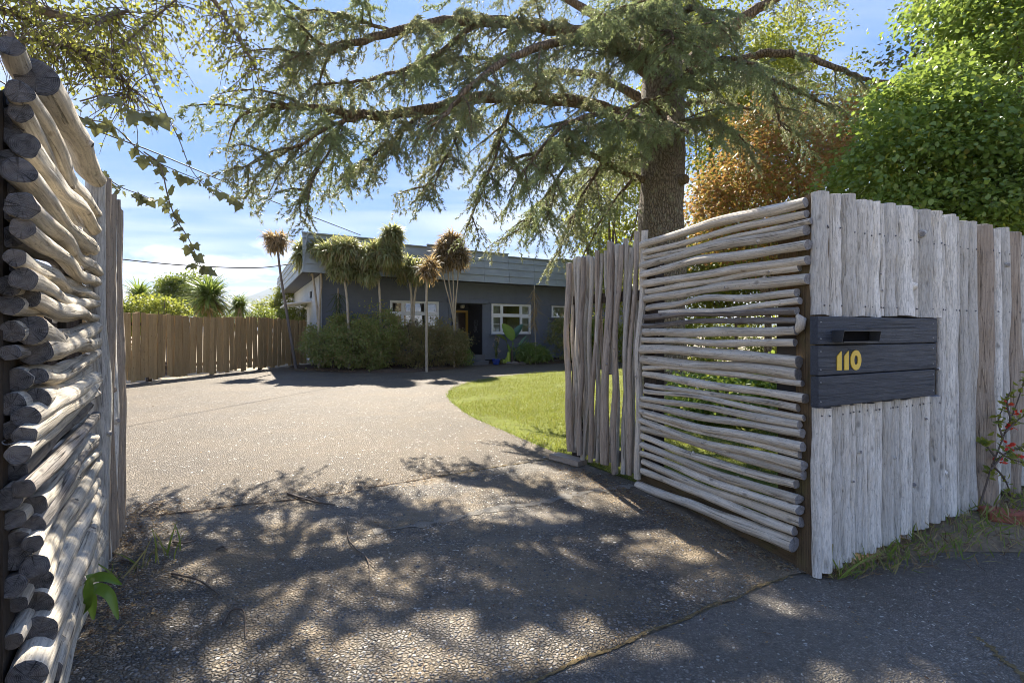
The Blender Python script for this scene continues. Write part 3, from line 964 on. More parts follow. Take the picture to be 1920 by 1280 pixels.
# ---- letterbox
lb = thing('letterbox', 'charcoal timber letterbox panel with yellow number 110 set in the pole fence', 'letterbox', C0 + PD * .62 + Vector((0, 0, .889)))
LZ = [(1.2345, 1.380), (1.076, 1.229), (.912, 1.0705)]
for k, (z0, z1) in enumerate(LZ):
    mb = MB()
    t0, t1 = (-.150 + .003 * k, 1.020 - .012 * k)
    mb.box(C0 + PD * (t0 + t1) / 2 + pn * .085 + Vector((0, 0, (z0 + z1) / 2)), PD, pn, (0, 0, 1), t1 - t0, .042, z1 - z0)
    o = mb.build('board', M['letter_board'], lb)
    bv = o.modifiers.new('edge', 'BEVEL'); bv.width = .004; bv.segments = 2
mb = MB()
mb.box(C0 + PD * .50 + pn * -.09 + Vector((0, 0, 1.14)), PD, pn, (0, 0, 1), .98, .29, .45)
mb.build('mail_bin', M['dark'], lb)
scr = MB()
for k, (z0, z1) in enumerate(LZ):
    for t in (-.125, .97):
        for z in (z0 + .03, z1 - .03):
            p = C0 + PD * t + pn * .1062 + Vector((0, 0, z))
            scr.tube([p, p + pn * .002], [.0045, .0035], 8)
tag(scr.build('screw_heads', M['metal'], lb), kind='stuff')
# sloping metal mouth of the mail slot
mb = MB()
f0 = C0 + pn * .1065
tA, tB = -.03, .30
zt, zl = 1.306, 1.248


def sp(t, d, z):
    return f0 + PD * t + pn * d + Vector((0, 0, z))


mb.box(sp((tA + tB) / 2, .030, zt), PD, pn, (0, 0, 1), tB - tA, .060, .004)
mb.box(sp((tA + tB) / 2, .024, zl), PD, pn, (0, 0, 1), tB - tA - .03, .050, .004)
for t in (tA, tB):
    vs = [sp(t - .0015, 0, zl), sp(t - .0015, .05, zl), sp(t - .0015, .06, zt), sp(t - .0015, 0, zt), sp(t + .0015, 0, zl), sp(t + .0015, .05, zl), sp(t + .0015, .06, zt), sp(t + .0015, 0, zt)]
    mb.add(vs, [(0, 1, 2, 3), (7, 6, 5, 4), (0, 4, 5, 1), (1, 5, 6, 2), (2, 6, 7, 3), (3, 7, 4, 0)])
hood = mb.build('slot_hood', M['slot'], lb)
mb = MB(); mb.box(sp((tA + tB) / 2, .002, (zt + zl) / 2), PD, pn, (0, 0, 1), tB - tA - .012, .004, zt - zl - .006)
mb.build('slot_mouth', plain_mat('slot darkness', (.006, .006, .007), .9, 10, .1, 0, .1), hood)


def extrude_shape(outline, hole, depth, base, name, mat, parent):
    """a flat letter: outline (and an equally long hole ring) in (t, z), thickness along pn"""
    mb = MB()
    n = len(outline)
    if hole is None:
        a = [base(t, z, 0) for t, z in outline]; b = [base(t, z, depth) for t, z in outline]
        mb.add(a + b, [tuple(range(n))[::-1], tuple(range(n, 2 * n))] + [(i, (i + 1) % n, n + (i + 1) % n, n + i) for i in range(n)])
    else:
        o0 = [base(t, z, 0) for t, z in outline]; o1 = [base(t, z, depth) for t, z in outline]
        h0 = [base(t, z, 0) for t, z in hole]; h1 = [base(t, z, depth) for t, z in hole]
        fs = []
        for i in range(n):
            j = (i + 1) % n
            fs += [(i, j, n + j, n + i), (n + i, n + j, 3 * n + j, 3 * n + i), (2 * n + j, 2 * n + i, 3 * n + i, 3 * n + j)]
        mb.add(o0 + o1 + h0 + h1, fs)
    return mb.build(name, mat, parent)


nb = lambda t, z, d: f0 + PD * t + pn * (d + .0005) + Vector((0, 0, z))
Z0n, Z1n = 1.098, 1.198
for tc in (.006, .068):
    s = [(tc, Z0n), (tc + .038, Z0n), (tc + .038, Z1n), (tc + .033, Z1n), (tc, Z1n - .026)]
    extrude_shape(s, None, .004, nb, 'numeral', M['numeral'], lb)
cx, cz = .172, (Z0n + Z1n) / 2
ov = [(cx + .048 * math.cos(a), cz + .054 * math.sin(a)) for a in np.linspace(0, 2 * math.pi, 32, endpoint=False)]
ho = [(cx + .017 * math.cos(a), cz + .026 * math.sin(a)) for a in np.linspace(0, 2 * math.pi, 32, endpoint=False)]
extrude_shape(ov, ho, .004, nb, 'numeral', M['numeral'], lb)

# ---- left wing
WN, WF = Vector((-1.38, 1.36, 0)), Vector((-2.25, 2.6, 0))
wd_ = (WF - WN).normalized()
wn = Vector((wd_.y, -wd_.x, 0))                  # towards the drive
lw = thing('log_fence', 'dark ended stack of thick horizontal logs on the post at the left of the entrance', 'fence', ((WN.x + WF.x) / 2, (WN.y + WF.y) / 2, 0))
LEFT = [(105, 165, 55), (150, 290, 74), (72, 345, 48), (76, 420, 42), (92, 545, 54), (70, 640, 54), (82, 772, 56), (84, 856, 44), (56, 966, 42), (88, 1046, 44), (112, 1116, 42), (112, 1236, 58),
        (135, 1318, 54), (142, 1410, 34), (136, 1496, 44), (98, 1566, 50), (92, 1636, 42), (68, 1704, 44), (88, 1832, 42), (130, 1895, 46), (120, 1970, 48), (122, 2038, 38), (130, 2124, 47), (146, 2180, 44),
        (136, 2262, 56), (142, 2370, 70), (150, 2545, 74)]
LF = (WF - WN).length
for i, (x, y, rad) in enumerate(LEFT):
    px, py = x / 2, y / 2
    if i < 2: px -= 6
    o = WN + wn * random.uniform(-.008, .008)
    tn, Yn = on_line(px, o, wd_)
    tn = min(max(tn, -.15), .22); Yn = o.y + wd_.y * tn
    a = o + wd_ * tn; a.z = zat(py, Yn)
    rr = rad / 2 / F * Yn * (.87 if i else .76)
    b = o + wd_ * (LF * random.uniform(.93, 1.03)); b.z = a.z + random.uniform(-.03, .03) + (.03 if i == 1 else 0)
    if i == 0:
        a -= wn * .035 - wd_ * .04
        b = o - wn * .05 + wd_ * (LF * .42) + Vector((0, 0, a.z - .03))
    bark = i in (18, 20)
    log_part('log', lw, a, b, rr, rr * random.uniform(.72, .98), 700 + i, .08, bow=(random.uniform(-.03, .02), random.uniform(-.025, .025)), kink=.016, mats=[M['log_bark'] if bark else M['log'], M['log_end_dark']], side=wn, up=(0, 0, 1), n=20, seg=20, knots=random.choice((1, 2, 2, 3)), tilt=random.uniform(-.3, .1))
for i in range(24):
    z = .42 + i * .068 + random.uniform(-.012, .012)
    o = WN - wn * .034
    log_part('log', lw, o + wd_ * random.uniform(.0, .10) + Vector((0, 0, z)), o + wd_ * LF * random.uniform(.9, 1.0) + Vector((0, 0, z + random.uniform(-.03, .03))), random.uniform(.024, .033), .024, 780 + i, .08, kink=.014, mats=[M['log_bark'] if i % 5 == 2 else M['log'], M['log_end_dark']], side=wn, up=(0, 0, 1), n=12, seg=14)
# logs below the picture's edge and behind, seen through the gaps
for i in range(4):
    z = .06 + i * .085
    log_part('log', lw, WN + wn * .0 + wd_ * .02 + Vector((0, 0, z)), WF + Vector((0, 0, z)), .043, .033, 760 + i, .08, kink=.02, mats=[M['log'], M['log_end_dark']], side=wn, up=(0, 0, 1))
for c, sx, sy, h in ((WN - wn * .115 - wd_ * .02, .10, .13, 2.09), (WN - wn * .075 + wd_ * .11, .05, .16, 1.98), (WF - wn * .10 - wd_ * .08, .09, .10, 2.0), (WN - wn * .19 - wd_ * .10, .06, .10, 2.0), (WN - wn * .085 + wd_ * .30, .04, .19, 1.72), (WN - wn * .085 + wd_ * .62, .04, .20, 1.30), (WN - wn * .085 + wd_ * 1.0, .04, .22, 1.45)):
    mb = MB(); mb.box(c + Vector((0, 0, h / 2)), wn, wd_, (0, 0, 1), sx, sy, h); mb.build('post', M['post_dark'], lw)  # the wide thin ones are dark boards added to darken gaps between logs
# loop of fixing wire on the post
mb = MB()
wp = P(30, 829, 1.33)
mb.tube(catmull([wp + Vector((.03, .04, .012)), wp + Vector((.0, .0, .0)), wp + Vector((-.018, -.01, -.004)), wp + Vector((-.026, -.012, .004)), wp + Vector((-.018, -.012, .008))], 4), .0016, 5)
mb.build('wire_loop', M['metal'], lw)

lv = thing('pole_fence', 'blue grey upright poles ending the left entrance wall beside the wide driveway', 'fence', (-2.45, 2.9, 0))
for i, (t, rr, top, zb, lay) in enumerate([(.03, .045, 2.12, .0, 0), (.095, .03, 2.16, .02, .02), (.16, .05, 2.08, .0, .0), (.25, .045, 2.10, .01, .025), (.33, .052, 2.12, .0, 0.0), (.43, .042, 2.11, .02, .03), (.50, .05, 2.12, .0, .0), (.60, .045, 2.10, .02, .03), (.68, .05, 2.11, .01, 0.01)]):
    o = WF + wd_ * t + wn * (lay + .0)
    log_part('pole', lv, o + Vector((0, 0, zb)), o + Vector((random.uniform(-.01, .01), 0, top)), rr, rr * .9, 800 + i, .09, kink=.014, mats=[M['pole_dark'] if i % 2 else M['pole'], M['log_end']], side=wd_, up=wn, seg=20, knots=3)
for zz in (.3, 1.7):
    mb = MB(); mb.beam(WF - wn * .07 + Vector((0, 0, zz)), WF + wd_ * .75 - wn * .07 + Vector((0, 0, zz)), .045, .09); mb.build('rail', M['post_dark'], lv)

# ------------------------------------------------------------------ brown boundary fence
FA, FB = Vector((-9.85, 10.6, 0)), Vector((-8.15, 19.0, 0))
fd = (FB - FA).normalized()
fn = Vector((fd.y, -fd.x, 0))
bf = thing('board_fence', 'long brown fence of uneven upright boards along the left side of the drive', 'fence', FA)
s, i = -.9, 0
L = (FB - FA).length
while s < L:
    w = random.uniform(.095, .15)
    ln = random.gauss(0, .018)
    c = FA + fd * (s + w / 2) + fn * (.012 if i % 2 else -.008)
    z0 = .07 + random.uniform(-.05, .05) + .012 * math.sin(s)
    z1 = 1.76 + random.uniform(-.03, .035) + .02 * math.sin(s * 1.3)
    az = (Vector((0, 0, 1)) + fd * ln).normalized()
    ax = (fd - az * fd.dot(az)).normalized()
    mb = MB(); mb.box(c + Vector((0, 0, (z0 + z1) / 2)), ax, fn, az, w * .99, .018, z1 - z0, jit=.004)
    mb.build('board', M['plank'], bf)
    s += w * random.uniform(.90, 1.04) + (.012 if random.random() < .12 else 0)
    i += 1
for zz in (.35, 1.5):
    mb = MB(); mb.beam(FA - fd * .9 - fn * .05 + Vector((0, 0, zz)), FB - fn * .05 + Vector((0, 0, zz)), .05, .09); mb.build('rail', M['post_dark'], bf)
for k in range(5):
    mb = MB(); mb.box(FA + fd * (k * 2.05) - fn * .12 + Vector((0, 0, .8)), fd, fn, (0, 0, 1), .10, .09, 1.62); mb.build('post', M['post_dark'], bf)
# ------------------------------------------------------------------ house
hs = thing('house', 'low charcoal blue weatherboard house with stepped grey parapet and white windows', 'house', HO)


def hbox(mb, u0, u1, v0, v1, z0, z1, mi=0):
    mb.box(hp((u0 + u1) / 2, (v0 + v1) / 2, (z0 + z1) / 2), U_, V_, (0, 0, 1), u1 - u0, v1 - v0, z1 - z0, mi)


UL, UR = -6.04, 11.0
WT = 3.30
OPEN = [(-3.61, -1.71, 1.21, 2.47), (.606, 2.5, 1.21, 2.47), (3.61, 4.6, 1.93, 2.46), (-1.17, .19, .0, 2.44)]


def lapped(mb, u0, u1, z0, z1, openings, pt, bh=.155, lap=.016):
    """lapped weatherboards as one skin: pt(u, out, z) gives the world point"""
    zs = [z0]
    while zs[-1] < z1 - 1e-6:
        nz = zs[-1] + bh
        zs.append(min(nz, z1))
    cuts = sorted({z for o in openings for z in o[2:4] if z0 < z < z1})
    for a, b in zip(zs[:-1], zs[1:]):
        sub = [a] + [c for c in cuts if a < c < b] + [b]
        for c0, c1 in zip(sub[:-1], sub[1:]):
            iv = [(u0, u1)]
            for (o0, o1, p0, p1) in openings:
                if p0 < (c0 + c1) / 2 < p1:
                    nv = []
                    for x, y in iv:
                        if o1 <= x or o0 >= y: nv.append((x, y)); continue
                        if o0 > x: nv.append((x, o0))
                        if o1 < y: nv.append((o1, y))
                    iv = nv
            for x, y in iv:
                d0, d1 = lap * (1 - (c0 - a) / bh), lap * (1 - (c1 - a) / bh)
                vs = [pt(x, d0, c0), pt(y, d0, c0), pt(y, d1, c1), pt(x, d1, c1), pt(x, -.02, c0), pt(y, -.02, c0)]
                fs = [(0, 1, 2, 3)]
                if abs(c0 - a) < 1e-6: fs.append((4, 5, 1, 0))
                mb.add(vs, fs)


mb = MB()
lapped(mb, UL, UR, .16, WT, OPEN, lambda u, d, z: hp(u, -d, z))
mb.build('front_wall', M['siding'], hs)
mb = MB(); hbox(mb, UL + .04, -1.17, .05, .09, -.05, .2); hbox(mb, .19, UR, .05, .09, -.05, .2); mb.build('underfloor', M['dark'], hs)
mb = MB()
lapped(mb, 0, 14, .16, WT, [(3.0, 5.2, 1.2, 2.3)], lambda v, d, z: hp(UL - d, v, z), .3, .008)
mb.build('side_wall', M['side_wall'], hs)
mb = MB(); hbox(mb, UL - .03, UL + .06, -.028, .06, .16, WT); mb.build('corner_board', M['side_wall'], hs)
mb = MB(); hbox(mb, UL - .6, UR, -.6, 14.5, WT - .02, WT + .02); mb.build('soffit', M['soffit'], hs)
mb = MB(); hbox(mb, UL - .2, UR, -.25, 14, 4.0, 4.12); mb.build('roof', M['soffit'], hs)
# mansard fascia: four lapped courses of sheet along the front and the side, stepped along its top
ROW = .285


def fascia_panel(a, b, z0, z1, in0, in1, outward, along):
    """a sheet from a to b (world xy), leaning in as it rises"""
    mb = MB()
    n = outward
    p = [a - n * in0 + Vector((0, 0, z0)), b - n * in0 + Vector((0, 0, z0)), b - n * in1 + Vector((0, 0, z1)), a - n * in1 + Vector((0, 0, z1))]
    q = [x - n * .035 for x in p]
    mb.add(p + q, [(0, 1, 2, 3), (7, 6, 5, 4), (0, 4, 5, 1), (1, 5, 6, 2), (2, 6, 7, 3), (3, 7, 4, 0)])
    return mb.build('fascia_panel', M['fascia'], hs)


def top_z(u):
    if u < -3.39: return 4.58
    if -2.35 < u < -1.45: return 4.56
    if u < 1.13: return 4.47
    if u < 3.47: return 4.37
    return 4.45


edges = [UL - .62, -5.0, -3.39, -2.35, -1.45, .0, 1.13, 2.35, 3.47, 4.8, 6.4, 8.0, 9.5, 11.0]
for u0, u1 in zip(edges[:-1], edges[1:]):
    top = top_z((u0 + u1) / 2)
    z = 3.27
    k = 0
    while z < top - .02:
        z1 = min(z + ROW, top)
        if top - z1 < .1: z1 = top
        inn = .10 * (z - 3.27) - .012
        fascia_panel(hp(u0 + .004, -.62), hp(u1 - .004, -.62), z, z1, inn + random.uniform(-.003, .003) - .012, inn + .045, -V_, U_)
        z = z1
        k += 1
    m2 = MB(); m2.box(hp((u0 + u1) / 2, -.62 + .10, top + .012), U_, V_, (0, 0, 1), u1 - u0 + .02, .10, .035); m2.build('parapet_cap', M['fascia'], hs)
for v0, v1 in ((-.62, 1.2), (1.2, 3.0), (3.0, 5.0), (5.0, 7.5), (7.5, 10.5), (10.5, 14)):
    z = 3.27
    while z < 4.5:
        z1 = min(z + ROW, 4.55)
        if 4.55 - z1 < .1: z1 = 4.55
        inn = .10 * (z - 3.27) - .012
        fascia_panel(hp(UL - .62, v1 - .004), hp(UL - .62, v0 + .004), z, z1, inn - .012, inn + .045, -U_, V_)
        z = z1
mb = MB(); hbox(mb, UL - .45, UR, -.40, -.36, 3.3, 4.35); hbox(mb, UL - .45, UL - .41, -.4, 14, 3.3, 4.45); mb.build('parapet_back', M['soffit'], hs)


def window(u0, u1, z0, z1, cols, rows, curtains=(), open_sash=False):
    """white wooden window; cols = mullion centres, rows = transom height or None"""
    fr = MB()
    w = .055
    yo = (-.045, .05)
    hbox(fr, u0, u0 + w, *yo, z0, z1); hbox(fr, u1 - w, u1, *yo, z0, z1)
    hbox(fr, u0 + w, u1 - w, yo[0] + .002, yo[1], z1 - w, z1); hbox(fr, u0 + w, u1 - w, yo[0] + .002, yo[1], z0, z0 + w * 1.2)
    for c in cols:
        hbox(fr, c - w * .6, c + w * .6, yo[0] + .004, yo[1], z0 + w * 1.2, z1 - w)
    if rows:
        ed = [u0 + w] + [x for c in cols for x in (c - w * .6, c + w * .6)] + [u1 - w]
        for a, b in zip(ed[::2], ed[1::2]):
            hbox(fr, a, b, yo[0] + .006, yo[1], rows - w * .9, rows + w * .9)
    f = fr.build('window', M['white'], hs)
    ed = [u0 + w] + [x for c in cols for x in (c - w * .6, c + w * .6)] + [u1 - w]
    zz = [z0 + w * 1.2, z1 - w] if not rows else [z0 + w * 1.2, rows - w * .9, rows + w * .9, z1 - w]
    for ci, (a, b) in enumerate(zip(ed[::2], ed[1::2])):
        for ri, (c, d) in enumerate(zip(zz[::2], zz[1::2])):
            g = MB(); hbox(g, a - .004, b + .004, .006, .012, c - .004, d + .004); g.build('pane', M['glass'], f)
            side = (ci in (0, len(cols))) and cols
            if side or ri == 1:
                s = MB(); q = .032
                hbox(s, a, a + q, -.03, .004, c, d); hbox(s, b - q, b, -.03, .004, c, d)
                hbox(s, a + q, b - q, -.03, .004, c, c + q); hbox(s, a + q, b - q, -.03, .004, d - q, d)
                if side and ri == 0 and rows:
                    hbox(s, a + q, b - q, -.026, .004, c + (d - c) * .52 - .012, c + (d - c) * .52 + .012)
                s.build('sash', M['white'], f)
    sl = MB(); hbox(sl, u0 - .09, u1 + .09, -.12, .06, z0 - .05, z0 - .002); sl.build('sill', M['siding'], f)
    hd = MB(); hbox(hd, u0 - .09, u1 + .09, -.075, .02, z1 + .003, z1 + .035); hd.build('head_flashing', M['siding'], f)
    for (a, b) in curtains:
        cu = MB()
        n = 28
        vs = []
        for i in range(n + 1):
            x = a + (b - a) * i / n
            v = .10 + .018 * math.sin(i * 1.7) + .006 * math.sin(i * 4.1)
            vs += [hp(x, v, z0 + .02), hp(x, v, z1 - .02)]
        cu.add(vs, [(2 * i, 2 * i + 2, 2 * i + 3, 2 * i + 1) for i in range(n)], smooth=True)
        cu.build('curtain', M['curtain'], f)
    # the room behind: five inner faces
    rm = MB()
    a, b, c, d, e = u0 - .34, u1 + .5, .14, z0 - 1.0, z1 + .2
    vs = [hp(a, c, d), hp(b, c, d), hp(b, c, e), hp(a, c, e), hp(a, 3, d), hp(b, 3, d), hp(b, 3, e), hp(a, 3, e)]
    rm.add(vs, [(4, 5, 6, 7), (0, 4, 7, 3), (1, 2, 6, 5), (0, 1, 5, 4), (3, 7, 6, 2)])
    rm.build('room', M['room'], f)
    return f


window(-3.61, -1.71, 1.21, 2.47, (-3.12, -2.22), 1.98)
window(.606, 2.5, 1.21, 2.47, (1.09, 2.02), 1.98, curtains=((.63, .92), (2.12, 2.48), (.66, 1.05), (2.1, 2.46)))
wf = window(3.61, 4.6, 1.93, 2.46, (), None, curtains=((3.65, 4.55),))
# porch: side walls, back wall, floor, ceiling
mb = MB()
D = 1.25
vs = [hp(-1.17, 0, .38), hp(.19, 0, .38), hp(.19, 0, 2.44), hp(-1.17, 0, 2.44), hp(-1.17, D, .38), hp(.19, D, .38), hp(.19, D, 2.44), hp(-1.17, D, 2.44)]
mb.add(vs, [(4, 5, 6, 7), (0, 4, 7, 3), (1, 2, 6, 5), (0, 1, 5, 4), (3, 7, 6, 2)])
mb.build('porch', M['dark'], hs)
mb = MB(); hbox(mb, -1.35, .36, -.16, .0, 2.452, 2.60); mb.build('porch_lintel', M['siding'], hs)
mb = MB(); hbox(mb, .192, .30, -.03, .0, .0, 2.44); hbox(mb, -1.28, -1.172, -.03, .0, .0, 2.44); mb.build('porch_jamb', M['siding'], hs)
for k, (z0, z1, out) in enumerate(((-.01, .15, .66), (.15, .38, .32))):
    mb = MB(); hbox(mb, -1.12, .16, -out, .0 if k else -.32, z0, z1); mb.build('step', M['step'], hs)
# yellow door on the back wall of the porch
dm = MB()
d0, d1, dz0, dz1 = -.56, .085, .39, 2.22
hbox(dm, d0, d0 + .09, D - .07, D - .004, dz0, dz1); hbox(dm, d1 - .10, d1, D - .07, D - .004, dz0, dz1)
hbox(dm, d0 + .09, d1 - .10, D - .068, D - .004, dz1 - .10, dz1); hbox(dm, d0 + .09, d1 - .10, D - .068, D - .004, dz0, dz0 + .24)
hbox(dm, d0 + .09, d1 - .10, D - .066, D - .004, 1.27, 1.31)
dr = dm.build('door', M['yellow'], hs)
for z0, z1 in ((dz0 + .24, 1.27), (1.31, dz1 - .10)):
    g = MB(); hbox(g, d0 + .085, d1 - .095, D - .03, D - .02, z0 - .004, z1 + .004); g.build('pane', plain_mat('dark door glass', (.05, .028, .015), .12, 4, .3, 0, .5), dr)
g = MB(); g.tube([hp(d1 - .05, D - .07, 1.28), hp(d1 - .05, D - .12, 1.28), hp(d1 - .13, D - .12, 1.28)], .012, 8); g.build('handle', M['metal'], dr)
# round porch light
pl = MB(); pl.lathe(hp(-.42, .62, 2.33), [(.0, -.06), (.06, -.05), (.10, -.015), (.11, .03), (.09, .05)], 16)
plo = pl.build('porch_light', M['lamp_glass'], hs)
pb = MB(); pb.lathe(hp(-.42, .62, 2.38), [(.10, .0), (.11, .02), (.10, .055), (.0, .056)], 16); pb.build('light_base', M['metal'], plo)
# side window with its little roof
sw = MB()
for (v0, v1, z0, z1) in ((3.0, 3.07, 1.2, 2.3), (5.13, 5.2, 1.2, 2.3), (3.07, 5.13, 1.2, 1.28), (3.07, 5.13, 2.22, 2.3), (3.72, 3.79, 1.28, 2.22), (4.42, 4.49, 1.28, 2.22)):
    hbox(sw, UL - .09, UL + .03, v0, v1, z0, z1)
sf = sw.build('window', M['white'], hs)
g = MB(); hbox(g, UL - .02, UL - .012, 3.07, 5.13, 1.28, 2.22); g.build('pane', M['glass'], sf)
g = MB(); hbox(g, UL + .1, UL + .12, 2.9, 5.3, 1.1, 2.29); g.build('curtain', M['curtain'], sf)
hd = MB(); hd.box(hp(UL - .42, 4.0, 2.43), (U_ * 1 + Vector((0, 0, .13))).normalized(), V_, (Vector((0, 0, 1)) - U_ * .13).normalized(), .95, 3.6, .05); hd.build('window_hood', M['white'], hs)
hd = MB(); hbox(hd, UL - .06, UL - .012, 2.2, 2.5, 2.62, 2.86); hd.build('meter_box', M['slot'], hs)
dp = MB(); dp.tube([hp(UL - .5, 12, .1), hp(UL - .5, 12, 3.3)], .08, 8); dp.build('downpipe', M['soffit'], hs)

# ornament on the porch wall: a vine of small metal leaves
orn = thing('wall_ornament', 'pale metal leaf ornament hanging on the dark porch wall beside the yellow door', 'ornament', hp(.17, .62, 1.55))
mb = MB()
for k in range(3):
    v0 = .46 + k * .13
    mb.tube(catmull([hp(.182, v0, 1.30), hp(.175, v0 + .04, 1.45), hp(.175, v0 - .03, 1.62), hp(.18, v0 + .02, 1.80)], 5), .006, 5)
mb.build('stem', M['metal'], orn)
for k in range(3):
    for j in range(7):
        z = 1.30 + j * .075
        v0 = .46 + k * .13 + .03 * math.sin(z * 14 + k)
        s = .04 * (1 if j % 2 else -1)
        m2 = MB()
        c = hp(.172, v0 + s * .8, z)
        m2.add([c - V_ * .03 - Vector((0, 0, .01)), c + Vector((0, 0, -.022)) - U_ * .008, c + V_ * .03 + Vector((0, 0, .012)), c + Vector((0, 0, .022)) - U_ * .008], [(0, 1, 2, 3)])
        m2.build('leaf', M['metal'], orn)

# service cables
for name, lab, pts in (
        ('service_cable', 'black service cable slanting down from upper left to the house parapet', [P(-200, 20, 6.5), P(90, 205, 8.2), P(300, 290, 9.4), P(480, 365, 12), P(676, 441, 16.6)]),
        ('service_cable', 'nearly level black cable crossing low over the board fence', [P(120, 472, 16), P(210, 484, 16.4), P(340, 497, 17.2), P(480, 502, 18.2), P(565, 492, 19.2)])):
    mb = MB(); mb.tube(catmull(pts, 8), .012 if 'slanting' in lab else .020, 6)
    tag(mb.build(name, M['cable']), lab, 'cable', 'overhead cables to the house')
# ------------------------------------------------------------------ vegetation helpers
def leaf_frames(d, nrm):
    d = unit(d)
    x = unit(np.cross(nrm, d))
    y = np.cross(d, x)
    return np.stack([x, y, d], axis=1)


def cluster_points(ells, r, clusters_per_m3=None, per=40, sig=.16, shell=.55, flat=.6, nclus=None, zmin=None):
    """leaf positions: clusters spread through ellipsoids, denser towards their outside; returns positions, outward directions, cluster centres"""
    pos, outw, cen = [], [], []
    for (c, rad, nc) in ells:
        c, rad = np.array(c, float), np.array(rad, float)
        dirs = unit(r.normal(size=(nc, 3)))
        rr = r.uniform(shell ** 3, 1, nc) ** (1 / 3.) * (1 + .12 * r.normal(size=nc))
        cc = c + dirs * rr[:, None] * rad
        if zmin is not None:
            cc[:, 2] = np.maximum(cc[:, 2], zmin + r.uniform(0, .3, nc))
        m = r.integers(int(per * .5), int(per * 1.5), nc)
        idx = np.repeat(np.arange(nc), m)
        off = r.normal(size=(len(idx), 3)) * sig * np.array([1, 1, flat]) * r.uniform(.6, 1.3, nc)[idx][:, None]
        p = cc[idx] + off
        if zmin is not None:
            p[:, 2] = np.maximum(p[:, 2], zmin + r.uniform(0, .15, len(p)))
        pos.append(p); outw.append(dirs[idx] + .6 * off / sig); cen.append(cc)
    return np.concatenate(pos), np.concatenate(outw), np.concatenate(cen)


def leafy(name, ells, size, mat, parent=None, loc=None, per=40, sig=.16, shell=.55, flat=.6, droop=.35, up=.9, seed=1, tmpl=LEAF, width=1.0, zmin=None, kind=None):
    r = np.random.default_rng(seed)
    pos, outw, cen = cluster_points(ells, r, per=per, sig=sig, shell=shell, flat=flat, zmin=zmin)
    n = len(pos)
    d = unit(outw) * .7 + r.normal(size=(n, 3)) * .6
    d[:, 2] -= droop
    nrm = r.normal(size=(n, 3)) * .55
    nrm[:, 2] += up
    nrm += unit(outw) * .35
    sc = size * r.uniform(.6, 1.25, n)
    V, Fc = scatter(tmpl[0], tmpl[1], pos, leaf_frames(d, nrm), np.stack([sc * width, sc, sc], 1))
    o = np_obj(name, V, Fc, mat, parent, loc)
    if kind: o['kind'] = kind
    return o, cen


def limbs(mb, root, targets, r0, r1, r_, n=6, bend=.15, mi=0):
    for t in targets:
        root_, t = Vector(root), Vector(t)
        m = root_.lerp(t, .5) + Vector((r_.uniform(-1, 1), r_.uniform(-1, 1), r_.uniform(-.3, 1))) * bend * (t - root_).length
        pts = catmull([root_, m, t], 4)
        k = len(pts)
        mb.tube(pts, [r0 + (r1 - r0) * i / (k - 1) for i in range(k)], n, mi)


def tree(name, label, cat, base, height, ells, size, lmat, bmat, rt, group=None, per=40, sig=.2, seed=1, shell=.45, tmpl=LEAF, width=1.0, droop=.35, nl=14, crown_name='crown', lean=(0, 0)):
    t = thing(name, label, cat, base, group)
    o, cen = leafy(crown_name, ells, size, lmat, t, per=per, sig=sig, seed=seed, shell=shell, tmpl=tmpl, width=width, droop=droop)
    rr = random.Random(seed)
    mb = MB()
    b = Vector(base)
    top = b + Vector((lean[0], lean[1], height * .55))
    tp = catmull([b - Vector((0, 0, .05)), b + Vector((lean[0] * .2, lean[1] * .2, height * .2)), top], 5)
    k = len(tp)
    mb.tube(tp, [rt * (1.25 - .55 * i / (k - 1)) for i in range(k)], 10, wob=.08, seed=seed)
    mb.build('trunk', bmat, t)
    mb = MB()
    sel = [cen[i] for i in np.random.default_rng(seed).permutation(len(cen))[:nl]]
    limbs(mb, tp[-2], sel, rt * .5, rt * .07, rr)
    mb.build('limbs', bmat, t)
    return t


